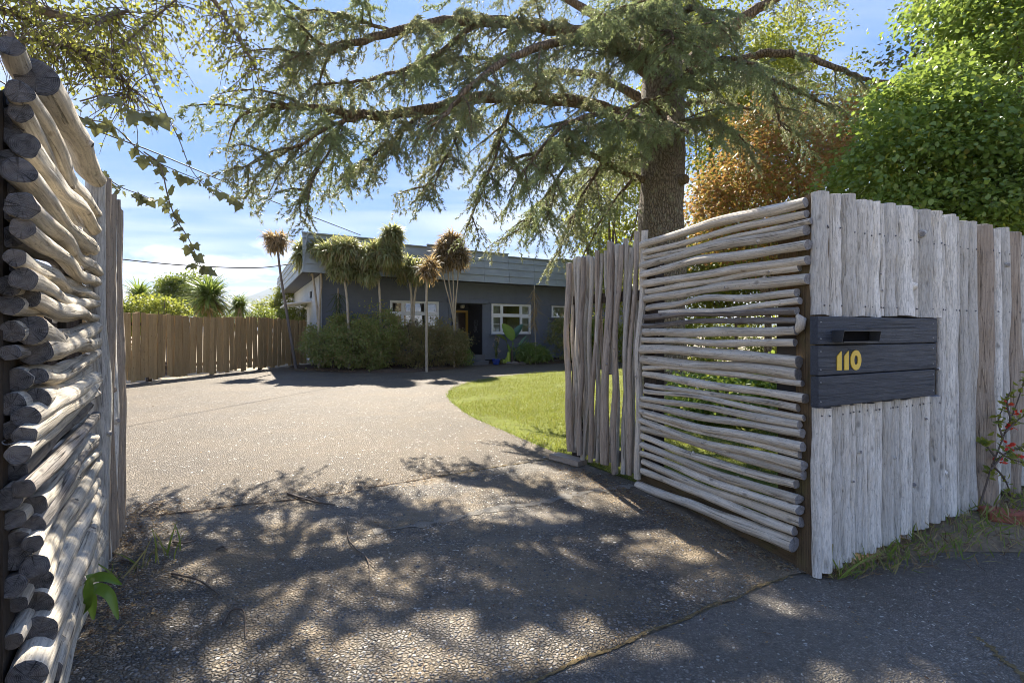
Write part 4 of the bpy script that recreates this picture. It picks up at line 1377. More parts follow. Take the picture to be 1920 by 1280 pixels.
# ------------------------------------------------------------------ the cedar
def cedar():
    r = np.random.default_rng(5)
    rr = random.Random(5)
    D = 10.5
    base = Vector(((1240 - 960) / F * D, D, 0))
    t = thing('cedar_tree', 'huge drooping blue green cedar with thick rough trunk behind the log fence', 'tree', base)
    # trunk
    ctr = [(base + Vector((0, 0, -.1)), .72), (base + Vector((0, 0, .25)), .58), (base + Vector((0, 0, .9)), .515), (P(1241, 520, D), .485), (P(1240, 430, D), .475), (P(1241, 330, D), .47),
           (P(1243, 230, D), .47), (P(1240, 150, D), .42), (P(1236, 60, D), .39), (P(1232, -40, D), .36), (P(1228, -200, D), .30), (P(1225, -420, D), .20), (P(1225, -640, D), .08)]
    cp = catmull([c[0] for c in ctr], 5)
    rad = np.interp(np.linspace(0, len(ctr) - 1, len(cp)), range(len(ctr)), [c[1] for c in ctr])
    mb = MB(); mb.tube(cp, list(rad), 26, wob=.07, seed=3); trunk = mb.build('trunk', M['bark'], t)
    mb = MB(); p = P(1276, 337, 10.08)
    mb.tube([p + Vector((-.25, .30, -.05)), p + Vector((.05, 0, 0)), p + Vector((.10, -.08, .0))], [.14, .10, .09], 12, 0, 1, .1, 4)
    mb.build('sawn_stub', [M['bark'], M['post']], t)
    # visible limbs traced from the photograph, each at its own depth
    LM = [
        ([(700, 214, 8.5), (620, 236, 8.25), (540, 282, 8.0), (440, 318, 7.8)], .035, .008, 1.3),
        ([(650, 212, 8.4), (612, 290, 8.3), (562, 372, 8.2)], .03, .008, 1.3),
        ([(800, 207, 8.7), (715, 280, 8.6), (650, 318, 8.5)], .035, .008, 1.3),
        ([(885, 190, 9.0), (840, 290, 8.8), (790, 362, 8.6)], .035, .008, 1.3),
        ([(960, 190, 9.2), (925, 300, 9.0), (880, 420, 8.9)], .04, .008, 1.3),
        ([(1080, 283, 9.3), (1020, 370, 9.2), (965, 440, 9.1)], .04, .008, 1.3),
        ([(1130, 305, 9.7), (1075, 400, 9.5), (1045, 480, 9.4)], .04, .008, 1.3),
        ([(1185, 335, 10.2), (1135, 400, 10.0), (1100, 470, 9.9)], .04, .008, 1.2),
        ([(620, 95, 8.3), (560, 55, 8.2), (490, 5, 8.1)], .03, .008, 1.2),
        ([(740, 60, 8.5), (620, 25, 8.4), (500, 12, 8.3)], .03, .008, 1.2),
        ([(900, 42, 9.0), (800, 110, 8.6), (690, 150, 8.3), (590, 160, 8.1)], .05, .01, 1.2),
        ([(1040, 185, 9.5), (960, 120, 9.2), (850, 110, 9.0), (760, 135, 8.9)], .05, .01, 1.2),
        ([(1205, 338, 10.3), (1150, 312, 9.9), (1105, 288, 9.5), (1055, 277, 9.1), (1005, 285, 8.8), (950, 300, 8.5)], .085, .02, 1.0),
        ([(1215, 240, 10.4), (1130, 205, 9.9), (1040, 185, 9.5), (900, 184, 9.0), (800, 207, 8.7), (700, 216, 8.5), (600, 205, 8.3), (520, 200, 8.2), (450, 215, 8.1)], .17, .02, 1.0),
        ([(1230, 140, 10.3), (1140, 80, 9.8), (1060, 58, 9.4), (960, 45, 9.1), (850, 40, 8.8), (740, 60, 8.5), (620, 95, 8.3), (540, 100, 8.2)], .19, .02, 1.0),
        ([(1225, 120, 10.2), (1150, 90, 9.2), (1060, 75, 8.2), (960, 110, 7.6), (880, 165, 7.2), (820, 235, 7.0)], .13, .02, .9),
        ([(1210, 100, 10.8), (1100, 20, 11.5), (980, -30, 12), (870, -50, 11.6)], .15, .02, .8),
        ([(1240, 250, 10.1), (1180, 225, 9.3), (1110, 215, 8.6), (1040, 250, 8.1), (985, 320, 7.9)], .09, .015, 1.0),
        ([(1270, 150, 10.4), (1330, 162, 10.2), (1400, 138, 10.0), (1450, 150, 9.8), (1510, 178, 9.7), (1570, 205, 9.6)], .13, .02, .8),
        ([(1280, 135, 10.5), (1340, 75, 10.4), (1400, 30, 10.3), (1470, -10, 10.2), (1600, -60, 10.1)], .20, .05, .6),
        ([(1390, 112, 10.0), (1440, 100, 9.8), (1490, 103, 9.6), (1560, 125, 9.4), (1625, 150, 9.2), (1700, 160, 9)], .10, .03, .4),
        ([(1450, 150, 9.8), (1455, 190, 9.75), (1462, 230, 9.7), (1480, 250, 9.6)], .05, .01, .5),
        ([(1240, 210, 10.1), (1215, 190, 9.3), (1190, 200, 8.7), (1165, 230, 8.3)], .07, .015, .9),
        ([(1250, 110, 10.1), (1245, 70, 9.2), (1255, 60, 8.6), (1265, 85, 8.1)], .08, .015, 1.4),
        ([(1260, 30, 10.1), (1240, -20, 9.2), (1225, -10, 8.5), (1215, 30, 8.1)], .08, .015, 1.3),
        ([(1180, 235, 10.0), (1100, 240, 9.0), (1040, 290, 8.5), (1010, 350, 8.3)], .06, .012, 1.3),
        ([(1270, 230, 10.2), (1320, 225, 9.6), (1370, 240, 9.2), (1400, 270, 9.0)], .06, .012, 1.0),
        ([(1255, 260, 10.2), (1260, 235, 9.5), (1250, 225, 8.8), (1262, 232, 8.2), (1290, 250, 7.9)], .10, .02, 1.3),
        ([(1250, 170, 10.1), (1330, 120, 9.2), (1370, 110, 8.6), (1420, 125, 8.2)], .09, .02, 1.0),
        ([(1240, 80, 10.2), (1210, 30, 9.0), (1170, 20, 8.2), (1120, 30, 7.6)], .11, .02, 1.0),
        ([(1250, 60, 10.2), (1290, 20, 9.2), (1320, 20, 8.6), (1350, 50, 8.2)], .10, .02, 1.0),
        ([(1235, 300, 10.8), (1160, 310, 11.2), (1090, 330, 11.4), (1030, 350, 11.5)], .09, .02, 1.0),
        ([(1225, 200, 10.9), (1110, 140, 11.4), (1010, 140, 11.6), (920, 180, 11.7)], .12, .02, .9),
        ([(1260, 200, 10.9), (1340, 190, 11.5), (1420, 210, 12.0)], .09, .02, .7),
        ([(1240, -60, 10.3), (1120, -110, 9.4), (980, -90, 8.6), (840, -60, 7.9), (700, -50, 7.4), (580, -20, 7.1)], .15, .02, .9),
        ([(1240, -150, 10.3), (1080, -240, 9.8), (900, -250, 9.4), (720, -230, 9.0), (560, -170, 8.8)], .15, .02, .8),
        ([(1240, -220, 10.2), (1060, -380, 9.0), (860, -420, 8.0), (640, -420, 7.2)], .14, .02, .8),
        ([(1240, -100, 10.2), (1250, -180, 9.0), (1200, -240, 7.6), (1130, -250, 6.6)], .13, .02, .7),
        ([(1260, -120, 10.3), (1380, -170, 9.6), (1500, -160, 9.0), (1620, -120, 8.6)], .14, .03, .6),
        ([(1240, -320, 10.3), (1340, -420, 9.6), (1440, -420, 9.2)], .10, .02, .7),
        ([(1230, -380, 10.4), (1100, -520, 10.2), (960, -560, 10.0)], .09, .02, .7),
    ]
    NV = 34
    limb_mb = MB()
    sub_mb = MB()
    P_, D_, S_, B_ = [], [], [], []          # rosette positions, directions, scales, blueness
    for li, (pts, r0, r1, dens) in enumerate(LM):
        w = [P(x, y, Y * (1 - .21 * min(1, max(0, (1040 - x) / 420)))) for x, y, Y in pts]
        cp = catmull(w, 6)
        # little crookedness
        cp = [c + Vector((rr.uniform(-1, 1), rr.uniform(-1, 1), rr.uniform(-1, 1))) * .02 for c in cp]
        k = len(cp)
        limb_mb.tube(cp, [r0 + (r1 - r0) * (i / (k - 1)) ** .8 for i in range(k)], 9, wob=.08, seed=li)
        if dens <= 0: continue
        seglen = [(cp[i + 1] - cp[i]).length for i in range(k - 1)]
        L = sum(seglen)
        cum = np.concatenate([[0], np.cumsum(seglen)])
        visible = li < NV
        step = .128 / max(.2, dens) if visible else .62
        s = L * .12
        side = 1
        while s < L:
            i = min(int(np.searchsorted(cum, s)) - 1, k - 2)
            i = max(i, 0)
            p = cp[i].lerp(cp[i + 1], (s - cum[i]) / max(1e-6, seglen[i]))
            td = (cp[i + 1] - cp[i]).normalized()
            hz = Vector((td.y, -td.x, 0)).normalized() * side
            q = s / L
            if visible and rr.random() < .26:
                s += step * rr.uniform(.8, 2.4)
                continue
            d0 = (hz * rr.uniform(.5, 1.0) + td * rr.uniform(.25, .9) + Vector((0, 0, rr.uniform(-.25, .35)))).normalized()
            ln = (.78 if li < 12 else 1) * rr.uniform(.55, 1.5) * (1.0 - .45 * q) * (.8 + .4 * min(1, dens))
            dr = rr.uniform(.25, .95)
            N = 6
            sp = [p]
            dd = d0.copy()
            for j in range(N):
                dd = (dd + Vector((0, 0, -dr / N)) + Vector((rr.uniform(-1, 1), rr.uniform(-1, 1), rr.uniform(-1, 1))) * .10).normalized()
                sp.append(sp[-1] + dd * ln / N)
            sub_mb.tube(sp, [.018 * (1 - .8 * j / N) * (1 + r0) for j in range(N + 1)], 4, cap=False)
            blue = max(0.0, min(1.0, .15 + rr.gauss(.25, .25) + (.35 if li in (17, 22, 23, 24, 25, 27, 28, 29, 30) else 0)))
            # twigs hang from the branchlet
            tstep = .062 if visible else .11
            m = int(ln / tstep)
            for j in range(m):
                f = (j + rr.random()) / m
                a = sp[int(f * N)].lerp(sp[min(N, int(f * N) + 1)], f * N - int(f * N))
                sx = rr.choice((-1, 1))
                lat = Vector((dd.y, -dd.x, 0)).normalized() * sx
                hang = rr.uniform(.25, 1.1)
                v = (lat * rr.uniform(.2, .9) + d0 * rr.uniform(0, .7) + Vector((0, 0, -hang))).normalized()
                tl = rr.uniform(.18, .60) * (1 - .3 * f)
                nn = max(2, int(tl / (.036 if visible else .08)))
                for c in range(nn):
                    g = (c + .5) / nn
                    pp = a + v * tl * g + Vector((0, 0, -.10 * g * g * tl))
                    P_.append(pp); D_.append(v); S_.append(rr.uniform(.036, .062) * (1 if visible else 1.6)); B_.append(blue + rr.uniform(-.15, .15))
            # and needles along the branchlet itself
            for j in range(int(ln / .05)):
                f = rr.random()
                a = sp[int(f * N)].lerp(sp[min(N, int(f * N) + 1)], f * N - int(f * N))
                P_.append(a); D_.append(dd); S_.append(rr.uniform(.03, .05)); B_.append(blue)
            side = -side
            s += step * rr.uniform(.6, 1.4)
    limb_mb.build('limbs', M['limb'], t)
    tag(sub_mb.build('branchlets', M['limb'], t), kind='stuff')
    P_ = np.array(P_); D_ = np.array(D_); S_ = np.array(S_); B_ = np.array(B_)
    P_ += r.normal(size=P_.shape) * .012
    # rosette: needles spreading forward along the twig
    tv, tf = [], []
    K = 7
    for k in range(K):
        a = 2 * math.pi * k / K + .4 * (k % 2)
        sp_ = .95 if k % 2 else .6
        d = np.array([math.cos(a) * sp_, math.sin(a) * sp_, .75])
        d /= np.linalg.norm(d)
        s = np.cross(d, [0, 0, 1.0]); s /= np.linalg.norm(s)
        b = len(tv)
        z0 = np.array([0, 0, (k / K - .5) * .8])
        tv += [z0 - s * .13, z0 + s * .13, z0 + d * 1.25]
        tf.append((b, b + 1, b + 2))
    tv, tf = np.array(tv), np.array(tf)
    for nm, sel, mt in (('foliage', B_ < .5, M['cedar_leaf']), ('blue_foliage', B_ >= .5, M['cedar_blue'])):
        V, Fc = scatter(tv, tf, P_[sel], frames(D_[sel] + r.normal(size=D_[sel].shape) * .25, r), S_[sel])
        np_obj(nm, V, Fc, mt, t)
    print('cedar rosettes', len(P_))


cedar()


# ------------------------------------------------------------------ the leafy tree over the left wall and its grape vine
def left_tree():
    base = Vector((-4.6, 4.1, 0))
    t = thing('leafy_tree', 'overhanging small leaved yellow green tree above the left log wall', 'tree', base)
    r = np.random.default_rng(8)
    rr = random.Random(8)
    ell = []
    mb = MB()
    limbs_ = [
        [(-150, 60, 4.3), (-20, 20, 4.4), (60, 40, 4.5), (120, 85, 4.6), (200, 100, 4.8), (270, 50, 4.9), (330, 0, 5)],
        [(-150, 60, 4.3), (40, 75, 4.4), (110, 85, 4.5), (190, 108, 4.7), (240, 160, 4.8), (242, 185, 4.8)],
        [(-100, 0, 4.4), (100, -60, 4.7), (260, -80, 5.0), (380, -20, 5.2), (440, 60, 5.3), (480, 130, 5.4)],
        [(-60, -60, 4.6), (150, -200, 4.9), (350, -260, 5.2), (520, -250, 5.3), (640, -200, 5.2)],
        [(-60, -100, 4.6), (60, -380, 4.8), (280, -520, 5.0), (480, -560, 5.0)],
        [(-200, -60, 4.4), (-160, -400, 4.6), (60, -700, 4.8)],
        [(10, -30, 4.5), (80, 20, 4.3), (180, 40, 4.2), (240, 20, 4.1)],
    ]
    pos, dirs, scl = [], [], []
    for li, q in enumerate(limbs_):
        cp = catmull([P(*x) for x in q], 6)
        k = len(cp)
        r0 = .035 if li < 2 else .05
        mb.tube(cp, [r0 * (1 - .75 * i / (k - 1)) for i in range(k)], 7)
        for i in range(3, k):
            f = i / k
            for _ in range(5 if li in (0, 1, 2, 6) else 6):
                d = Vector((rr.uniform(-1, 1), rr.uniform(-1, 1), rr.uniform(-.8, .7))).normalized()
                ln = rr.uniform(.25, .75) * (1 if li in (0, 1, 2, 6) else 1.3)
                sp = [cp[i]]
                for j in range(5):
                    d = (d + Vector((rr.uniform(-.25, .25), rr.uniform(-.25, .25), -.24))).normalized()
                    sp.append(sp[-1] + d * ln / 5)
                mb.tube(sp, [.006 * (1 - .7 * j / 5) for j in range(6)], 3, cap=False)
                m = int(ln * (29 if li != 1 else 12))
                for _ in range(m):
                    g = min(4.999, rr.random() ** .7 * 5)
                    a = sp[int(g)].lerp(sp[int(g) + 1], g - int(g))
                    pos.append(a + Vector((rr.gauss(0, .035), rr.gauss(0, .035), rr.gauss(0, .035))))
                    dirs.append((d * .5 + Vector((rr.gauss(0, .7), rr.gauss(0, .7), rr.gauss(-.4, .5)))))
                    scl.append(rr.uniform(.028, .055))
    tp = catmull([base, base + Vector((.1, .05, 1.5)), P(-150, 60, 4.3), P(-60, -100, 4.6)], 5)
    m2 = MB(); m2.tube(tp, [.13 * (1 - .6 * i / (len(tp) - 1)) for i in range(len(tp))], 10, wob=.06); m2.build('trunk', M['twig'], t)
    mb.build('branches', M['twig'], t)
    pos, dirs = np.array(pos), np.array(dirs)
    nrm = r.normal(size=pos.shape) * .6 + np.array([0, 0, .8])
    sc = np.array(scl)
    V, Fc = scatter(LEAF6[0], LEAF6[1], pos, leaf_frames(dirs, nrm), np.stack([sc * 1.25, sc, sc], 1))
    np_obj('crown', V, Fc, M['birch_leaf'], t)
    # upper crown over the camera's left: a leafy mass above the picture that shades the entrance
    el = [((-3.4, 5.2, 6.1), (1.5, 1.2, .8), 5), ((-4.9, 4.4, 6.2), (1.0, 1.0, .8), 5)]
    leafy('upper_crown', el, .075, M['birch_leaf'], t, per=95, sig=.19, shell=.3, seed=31)
    print('left tree leaves', len(pos))


left_tree()


def vine():
    r = np.random.default_rng(12)
    rr = random.Random(12)
    root = Vector((-3.1, 3.1, 0))
    t = thing('grape_vine', 'grape vine with big lobed leaves trailing in strands against the sky', 'vine', root)
    # a lobed leaf with five points and a folded midrib
    prof = [(0, 0), (.22, -.12), (.42, .02), (.33, .2), (.52, .42), (.28, .48), (.22, .66), (0, 1.0)]
    lv = [(0, .0, 0)] + [(x, .06 * x * 4 * (1 - x), z) for x, z in prof[1:-1]] + [(0, -.10, 1.0)] + [(-x, .06 * x * 4 * (1 - x), z) for x, z in prof[1:-1]][::-1] + [(0, -.05, .42)]
    n = len(lv)
    fs = [(i, (i + 1) % (n - 1), n - 1) for i in range(n - 1)]
    me = bpy.data.meshes.new('leaf')
    me.from_pydata(lv, [], fs)
    me.materials.append(M['vine_leaf'])
    strands = [
        [(20, 60, 3.0), (105, 170, 3.15), (150, 220, 3.3), (210, 235, 3.4), (270, 290, 3.5), (330, 320, 3.6), (390, 345, 3.7), (455, 383, 3.8)],
        [(270, 285, 3.5), (300, 310, 3.5), (315, 370, 3.5), (330, 410, 3.55), (355, 450, 3.6), (372, 490, 3.6), (380, 505, 3.6)],
        [(130, 190, 3.3), (155, 250, 3.35), (190, 320, 3.4), (225, 350, 3.45), (265, 365, 3.5), (280, 372, 3.5)],
        [(150, 190, 3.4), (200, 180, 3.4), (250, 205, 3.45), (290, 212, 3.5)],
        [(420, -20, 3.9), (440, 20, 3.9), (452, 50, 3.9)],
        [(255, 80, 3.8), (285, 150, 3.8), (310, 210, 3.8), (335, 260, 3.8), (360, 320, 3.8), (400, 365, 3.85)],
    ]
    st = MB()
    # the woody stem comes up behind the wall
    up = catmull([root, Vector((-3.15, 3.1, 1.2)), Vector((-3.1, 3.05, 2.4)), P(20, 60, 3.0)], 5)
    st.tube(up, .018, 6)
    first = None
    for si, q in enumerate(strands):
        cp = catmull([P(*x) for x in q], 6)
        st.tube(cp, [.0055 * (1 - .6 * i / len(cp)) for i in range(len(cp))], 5)
        cnt = (44, 46, 32, 18, 14, 16)[si]
        for c in range(cnt):
            f = (c + rr.random()) / cnt * (len(cp) - 1.001)
            if si == 0 and f < 5: continue
            a = cp[int(f)].lerp(cp[int(f) + 1], f - int(f))
            size = rr.uniform(.03, .08) * (1.35 if (si == 0 and 14 < f < 24) or si == 3 else 1)
            if si == 5: size *= .7
            d = Vector((rr.uniform(-.8, .8), rr.uniform(-.5, .5), rr.uniform(-1.2, -.1))).normalized()
            nrm = Vector((rr.gauss(0, .5), -rr.uniform(.3, 1), rr.gauss(.2, .5)))
            x = nrm.cross(d).normalized()
            y = d.cross(x)
            pos = a + d * .02 + Vector((rr.uniform(-.02, .02), rr.uniform(-.03, .03), rr.uniform(-.01, .01)))
            o = bpy.data.objects.new('leaf', me)
            COL.objects.link(o)
            o.parent = t
            mt = Matrix((x, y, d)).transposed().to_4x4() @ Matrix.Diagonal((size * rr.uniform(1.0, 1.5), size, size * rr.uniform(.9, 1.2), 1))
            mt.translation = pos - root
            o.matrix_local = mt
            ORIGIN[o.name] = pos
    st.build('stem', M['twig'], t)


vine()

# ------------------------------------------------------------------ trees and shrubs on the right
bp = lambda px, Y: Vector(((px - 960) / F * Y, Y, 0))
GT = 'background trees behind the cedar'
tree('broadleaf_tree', 'dense bright green broad leaved tree rising behind the street palisade', 'tree', bp(1790, 6.3), 3.4,
     [(P(1810, 300, 6.2), (1.35, .9, .95), 150), (P(1900, 110, 6.7), (1.3, 1.0, 1.3), 150), (P(1690, 330, 6.2), (.75, .7, .75), 70), (P(1960, 330, 5.6), (1.0, .8, 1.0), 80), (P(1745, 200, 6.6), (.75, .7, .6), 60), (P(1840, 10, 7.0), (.9, .9, .9), 70), (P(1860, 420, 5.9), (1.5, .8, .5), 110), (P(1990, 30, 7.0), (1.3, 1, 1.4), 80)],
     .068, M['green_leaf'], M['twig'], .10, per=85, sig=.16, seed=41, shell=.35, tmpl=LEAF6, width=1.3, nl=26)
tree('maple_tree', 'copper orange and yellow maple between the cedar trunk and the green tree', 'tree', bp(1440, 12.6), 4.6,
     [(P(1400, 340, 12.5), (1.1, 1.2, .9), 50), (P(1480, 300, 12.2), (1.0, 1.0, 1.2), 50), (P(1350, 390, 12.8), (1.0, 1.0, .9), 45), (P(1555, 230, 12.6), (.8, .9, .9), 30), (P(1440, 450, 12.2), (1.7, 1.0, .7), 60), (P(1420, 240, 12.6), (.7, .8, .5), 16)],
     .10, M['maple_leaf'], M['limb'], .09, per=70, sig=.27, seed=42, shell=.3, tmpl=LEAF, width=1.2)
for k, (px, Y, h, el, mt, sd_, lab) in enumerate((
        (1330, 19, 8.5, [(P(1340, 150, 19), (2.8, 2, 2.6), 150), (P(1290, 10, 19), (2.6, 2, 2.2), 110), (P(1400, 300, 18.5), (2.2, 1.8, 1.8), 100), (P(1470, 80, 19.5), (1.7, 1.8, 1.6), 50), (P(1560, 190, 19), (1.4, 1.5, 1.2), 40), (P(1420, 180, 19), (1.6, 1.5, 1.6), 70)], 'gold_leaf', 51, 'tall yellow green tree glowing behind the cedar trunk'),
        (1150, 21, 5.5, [(P(1150, 400, 21), (1.9, 1.8, 2.6), 120), (P(1190, 270, 21), (1.4, 1.4, 1.6), 60), (P(1170, 520, 20.5), (1.6, 1.5, 1.6), 60)], 'gold_leaf', 52, 'narrow yellow green tree seen left of the cedar trunk beside the house'),
        (1560, 16, 5.5, [(P(1560, 380, 16), (2.5, 2, 2.2), 120), (P(1640, 260, 16.5), (2.2, 1.8, 1.6), 80), (P(1700, 420, 15), (2.2, 1.5, 2.0), 80)], 'mid_leaf', 53, 'olive green tree filling the gap behind the copper maple'),
        (1900, 14, 8.5, [(P(1880, 80, 14), (2.6, 2, 2.6), 110), (P(2000, 250, 13), (2.4, 2, 2.6), 80), (P(1900, 330, 13), (2.4, 2, 2), 80)], 'dark_leaf', 54, 'dark green tree showing above the bright broad leaved tree'),
        (1380, 15, 3.2, [(P(1370, 500, 15), (2.8, 1.2, 1.5), 210), (P(1480, 500, 14.5), (2.4, 1.2, 1.6), 170), (P(1290, 510, 15.5), (2.0, 1.2, 1.5), 140), (P(1600, 500, 14), (2.4, 1.2, 1.6), 140)], 'gold_leaf', 55, 'sunlit yellow green shrub seen through the gaps of the log fence'))):
    tree('background_tree' if k != 4 else 'garden_shrub', lab, 'tree' if k != 4 else 'shrub', bp(px, Y), h, el, .15 if k != 4 else .11, M[mt], M['limb'], .14 if k != 4 else .05, GT if k != 4 else None, per=70, sig=.36 if k != 4 else .26, seed=sd_, shell=.25)


def bush(name, label, base, ells, size, mat, seed, per=60, sig=.11, shell=.5, cat='shrub', group=None, strands=0, width=1.0, droop=.2, tmpl=LEAF, stems=10, up=.7):
    t = thing(name, label, cat, base, group)
    leafy('foliage', ells, size, mat, t, per=per, sig=sig, shell=shell, seed=seed, droop=droop, width=width, zmin=.04, tmpl=tmpl, up=up)
    mb = MB()
    rr = random.Random(seed)
    b = Vector(base)
    for (c, rad, nc) in ells:
        for _ in range(stems):
            e = Vector(c) + Vector((rr.uniform(-1, 1) * rad[0], rr.uniform(-1, 1) * rad[1], rr.uniform(-.2, 1) * rad[2])) * .85
            if e.z < .1: e.z = .1 + rr.random() * .3
            s = Vector((b.x + (c[0] - b.x) * .6 + rr.uniform(-.15, .15), b.y + (c[1] - b.y) * .6 + rr.uniform(-.15, .15), 0))
            mid = s.lerp(e, .5) + Vector((rr.uniform(-.1, .1), rr.uniform(-.1, .1), .1))
            mb.tube(catmull([s, mid, e], 3), [.012 + .008 * (1 - q / 6) for q in range(7)], 4, cap=False)
    mb.build('stems', M['twig'], t)
    if strands:
        r = np.random.default_rng(seed + 1)
        P2, D2, S2 = [], [], []
        for (c, rad, nc) in ells:
            for _ in range(strands):
                d = unit(r.normal(size=3)); d[2] = abs(d[2]) * .8 - .1
                p = np.array(c) + d * np.array(rad) * r.uniform(.85, 1.05)
                v = d * .8 + r.normal(size=3) * .4 + np.array([0, 0, .3])
                ln = r.uniform(.15, .4)
                for k in range(10):
                    v = v + np.array([0, 0, -.14])
                    p = p + unit(v) * ln / 10
                    if p[2] < .03: break
                    P2.append(p + r.normal(size=3) * .01); D2.append(unit(v)); S2.append(size * .8)
        P2, D2, S2 = np.array(P2), np.array(D2), np.array(S2)
        V, Fc = scatter(LEAF[0], LEAF[1], P2, leaf_frames(D2 + r.normal(size=D2.shape) * .5, r.normal(size=D2.shape) + np.array([0, 0, .5])), S2)
        np_obj('outer_sprays', V, Fc, mat, t)
    return t


# clipped-looking wiry shrubs before the house
bush('wiry_shrub', 'tall rounded wiry green shrub at the corner beside the board fence', (-5.9, 16.4, 0),
     [((-6.0, 16.2, .8), (.95, .7, .8), 100), ((-5.0, 15.95, .9), (.95, .75, .9), 110), ((-4.35, 16.1, 1.1), (.75, .65, 1.0), 90), ((-5.5, 16.3, 1.2), (.8, .6, .7), 60), ((-6.7, 17.0, .8), (.6, .6, .8), 45)],
     .078, M['coprosma'], 61, per=75, sig=.13, shell=.55, strands=130)
bush('wiry_shrub', 'lower bronze green wiry shrub under the white front window', (-3.0, 16.9, 0),
     [((-3.55, 16.7, .8), (.75, .7, .85), 90), ((-2.75, 17.1, .8), (.75, .7, .85), 90), ((-2.2, 17.5, .75), (.5, .55, .8), 60)],
     .072, M['coprosma_brown'], 62, per=75, sig=.13, shell=.5, strands=120)
bush('wiry_shrub', 'dark wiry shrub against the house wall below the small end window', (2.3, 20.2, 0),
     [((2.45, 20.3, 1.0), (.85, .6, 1.0), 110), ((3.2, 20.7, 1.0), (.9, .6, 1.0), 90)], .075, M['coprosma'], 63, per=75, sig=.13, strands=80)
bush('fern_bush', 'small bright green bush beside the porch steps', (-2.0, 18.4, 0), [((-1.95, 18.3, .32), (.40, .38, .36), 60), ((-2.1, 18.5, .5), (.30, .3, .34), 40)], .075, M['green_leaf'], 64, per=45, sig=.09, tmpl=LEAF6, droop=.6, strands=40)
bush('rounded_bush', 'rounded leafy green bush under the right window beside the paddle leaved plant', (.85, 19.5, 0), [((.75, 19.4, .38), (.55, .42, .42), 100), ((1.15, 19.6, .32), (.35, .35, .36), 50)], .085, M['green_leaf'], 65, per=40, sig=.10, tmpl=LEAF6, width=.8, strands=30)
bush('flowering_bush', 'orange yellow flowering bush tucked behind the small bush by the steps', (-2.05, 18.9, 0), [((-2.0, 18.95, .75), (.28, .22, .22), 30)], .06, M['gold_leaf'], 66, per=30, sig=.07)


# ------------------------------------------------------------------ lancewoods
def lancewood(label, base, trunk, tips, head, nleaf, ln, seed, leafm='lance', barkm='lance_bark', rt=.055, spread=1.0, wid=.062):
    """slender trunk(s) with a mop of long narrow leaves; head = list of (centre, radii, branch tips)"""
    t = thing('lancewood_tree', label, 'tree', base, 'lancewood trees before the house')
    rr = random.Random(seed)
    r = np.random.default_rng(seed)
    mb = MB()
    for tr in trunk:
        cp = catmull(tr, 5)
        mb.tube(cp, [rt * (1 - .35 * i / (len(cp) - 1)) for i in range(len(cp))], 7, wob=.06, seed=seed)
    top = trunk[0][-1]
    pos, dirs = [], []
    for (c, rad, k) in head:
        c, rad = np.array(c), np.array(rad)
        for _ in range(k):
            d = unit(r.normal(size=3))
            tip = c + d * rad * r.uniform(.35, .95)
            root = min((Vector(tr[-1]) for tr in trunk), key=lambda v: (v - Vector(tip)).length)
            mid = root.lerp(Vector(tip), .5) + Vector((0, 0, -.05))
            mb.tube([root, mid, Vector(tip)], [rt * .4, rt * .28, rt * .16], 4, cap=False)
            m = max(4, int(nleaf / k * r.uniform(.6, 1.4)))
            v = r.normal(size=(m, 3)) * .75 + d * .7 * spread
            v[:, 2] += .25
            pos.append(tip + r.normal(size=(m, 3)) * .04); dirs.append(v)
    mb.build('trunk', M[barkm], t)
    pos, dirs = np.concatenate(pos), unit(np.concatenate(dirs))
    tv, tf = strap(4, wid, 1.35)
    # y of the frame points so that bending goes downwards
    down = np.tile(np.array([0, 0, -1.0]), (len(dirs), 1)) + r.normal(size=dirs.shape) * .25
    x = unit(np.cross(down, dirs)); y = np.cross(dirs, x)
    fr = np.stack([x, y, dirs], 1)
    V, Fc = scatter(tv, tf, pos, fr, ln * r.uniform(.6, 1.2, len(pos)))
    np_obj('crown', V, Fc, M[leafm], t)
    return t


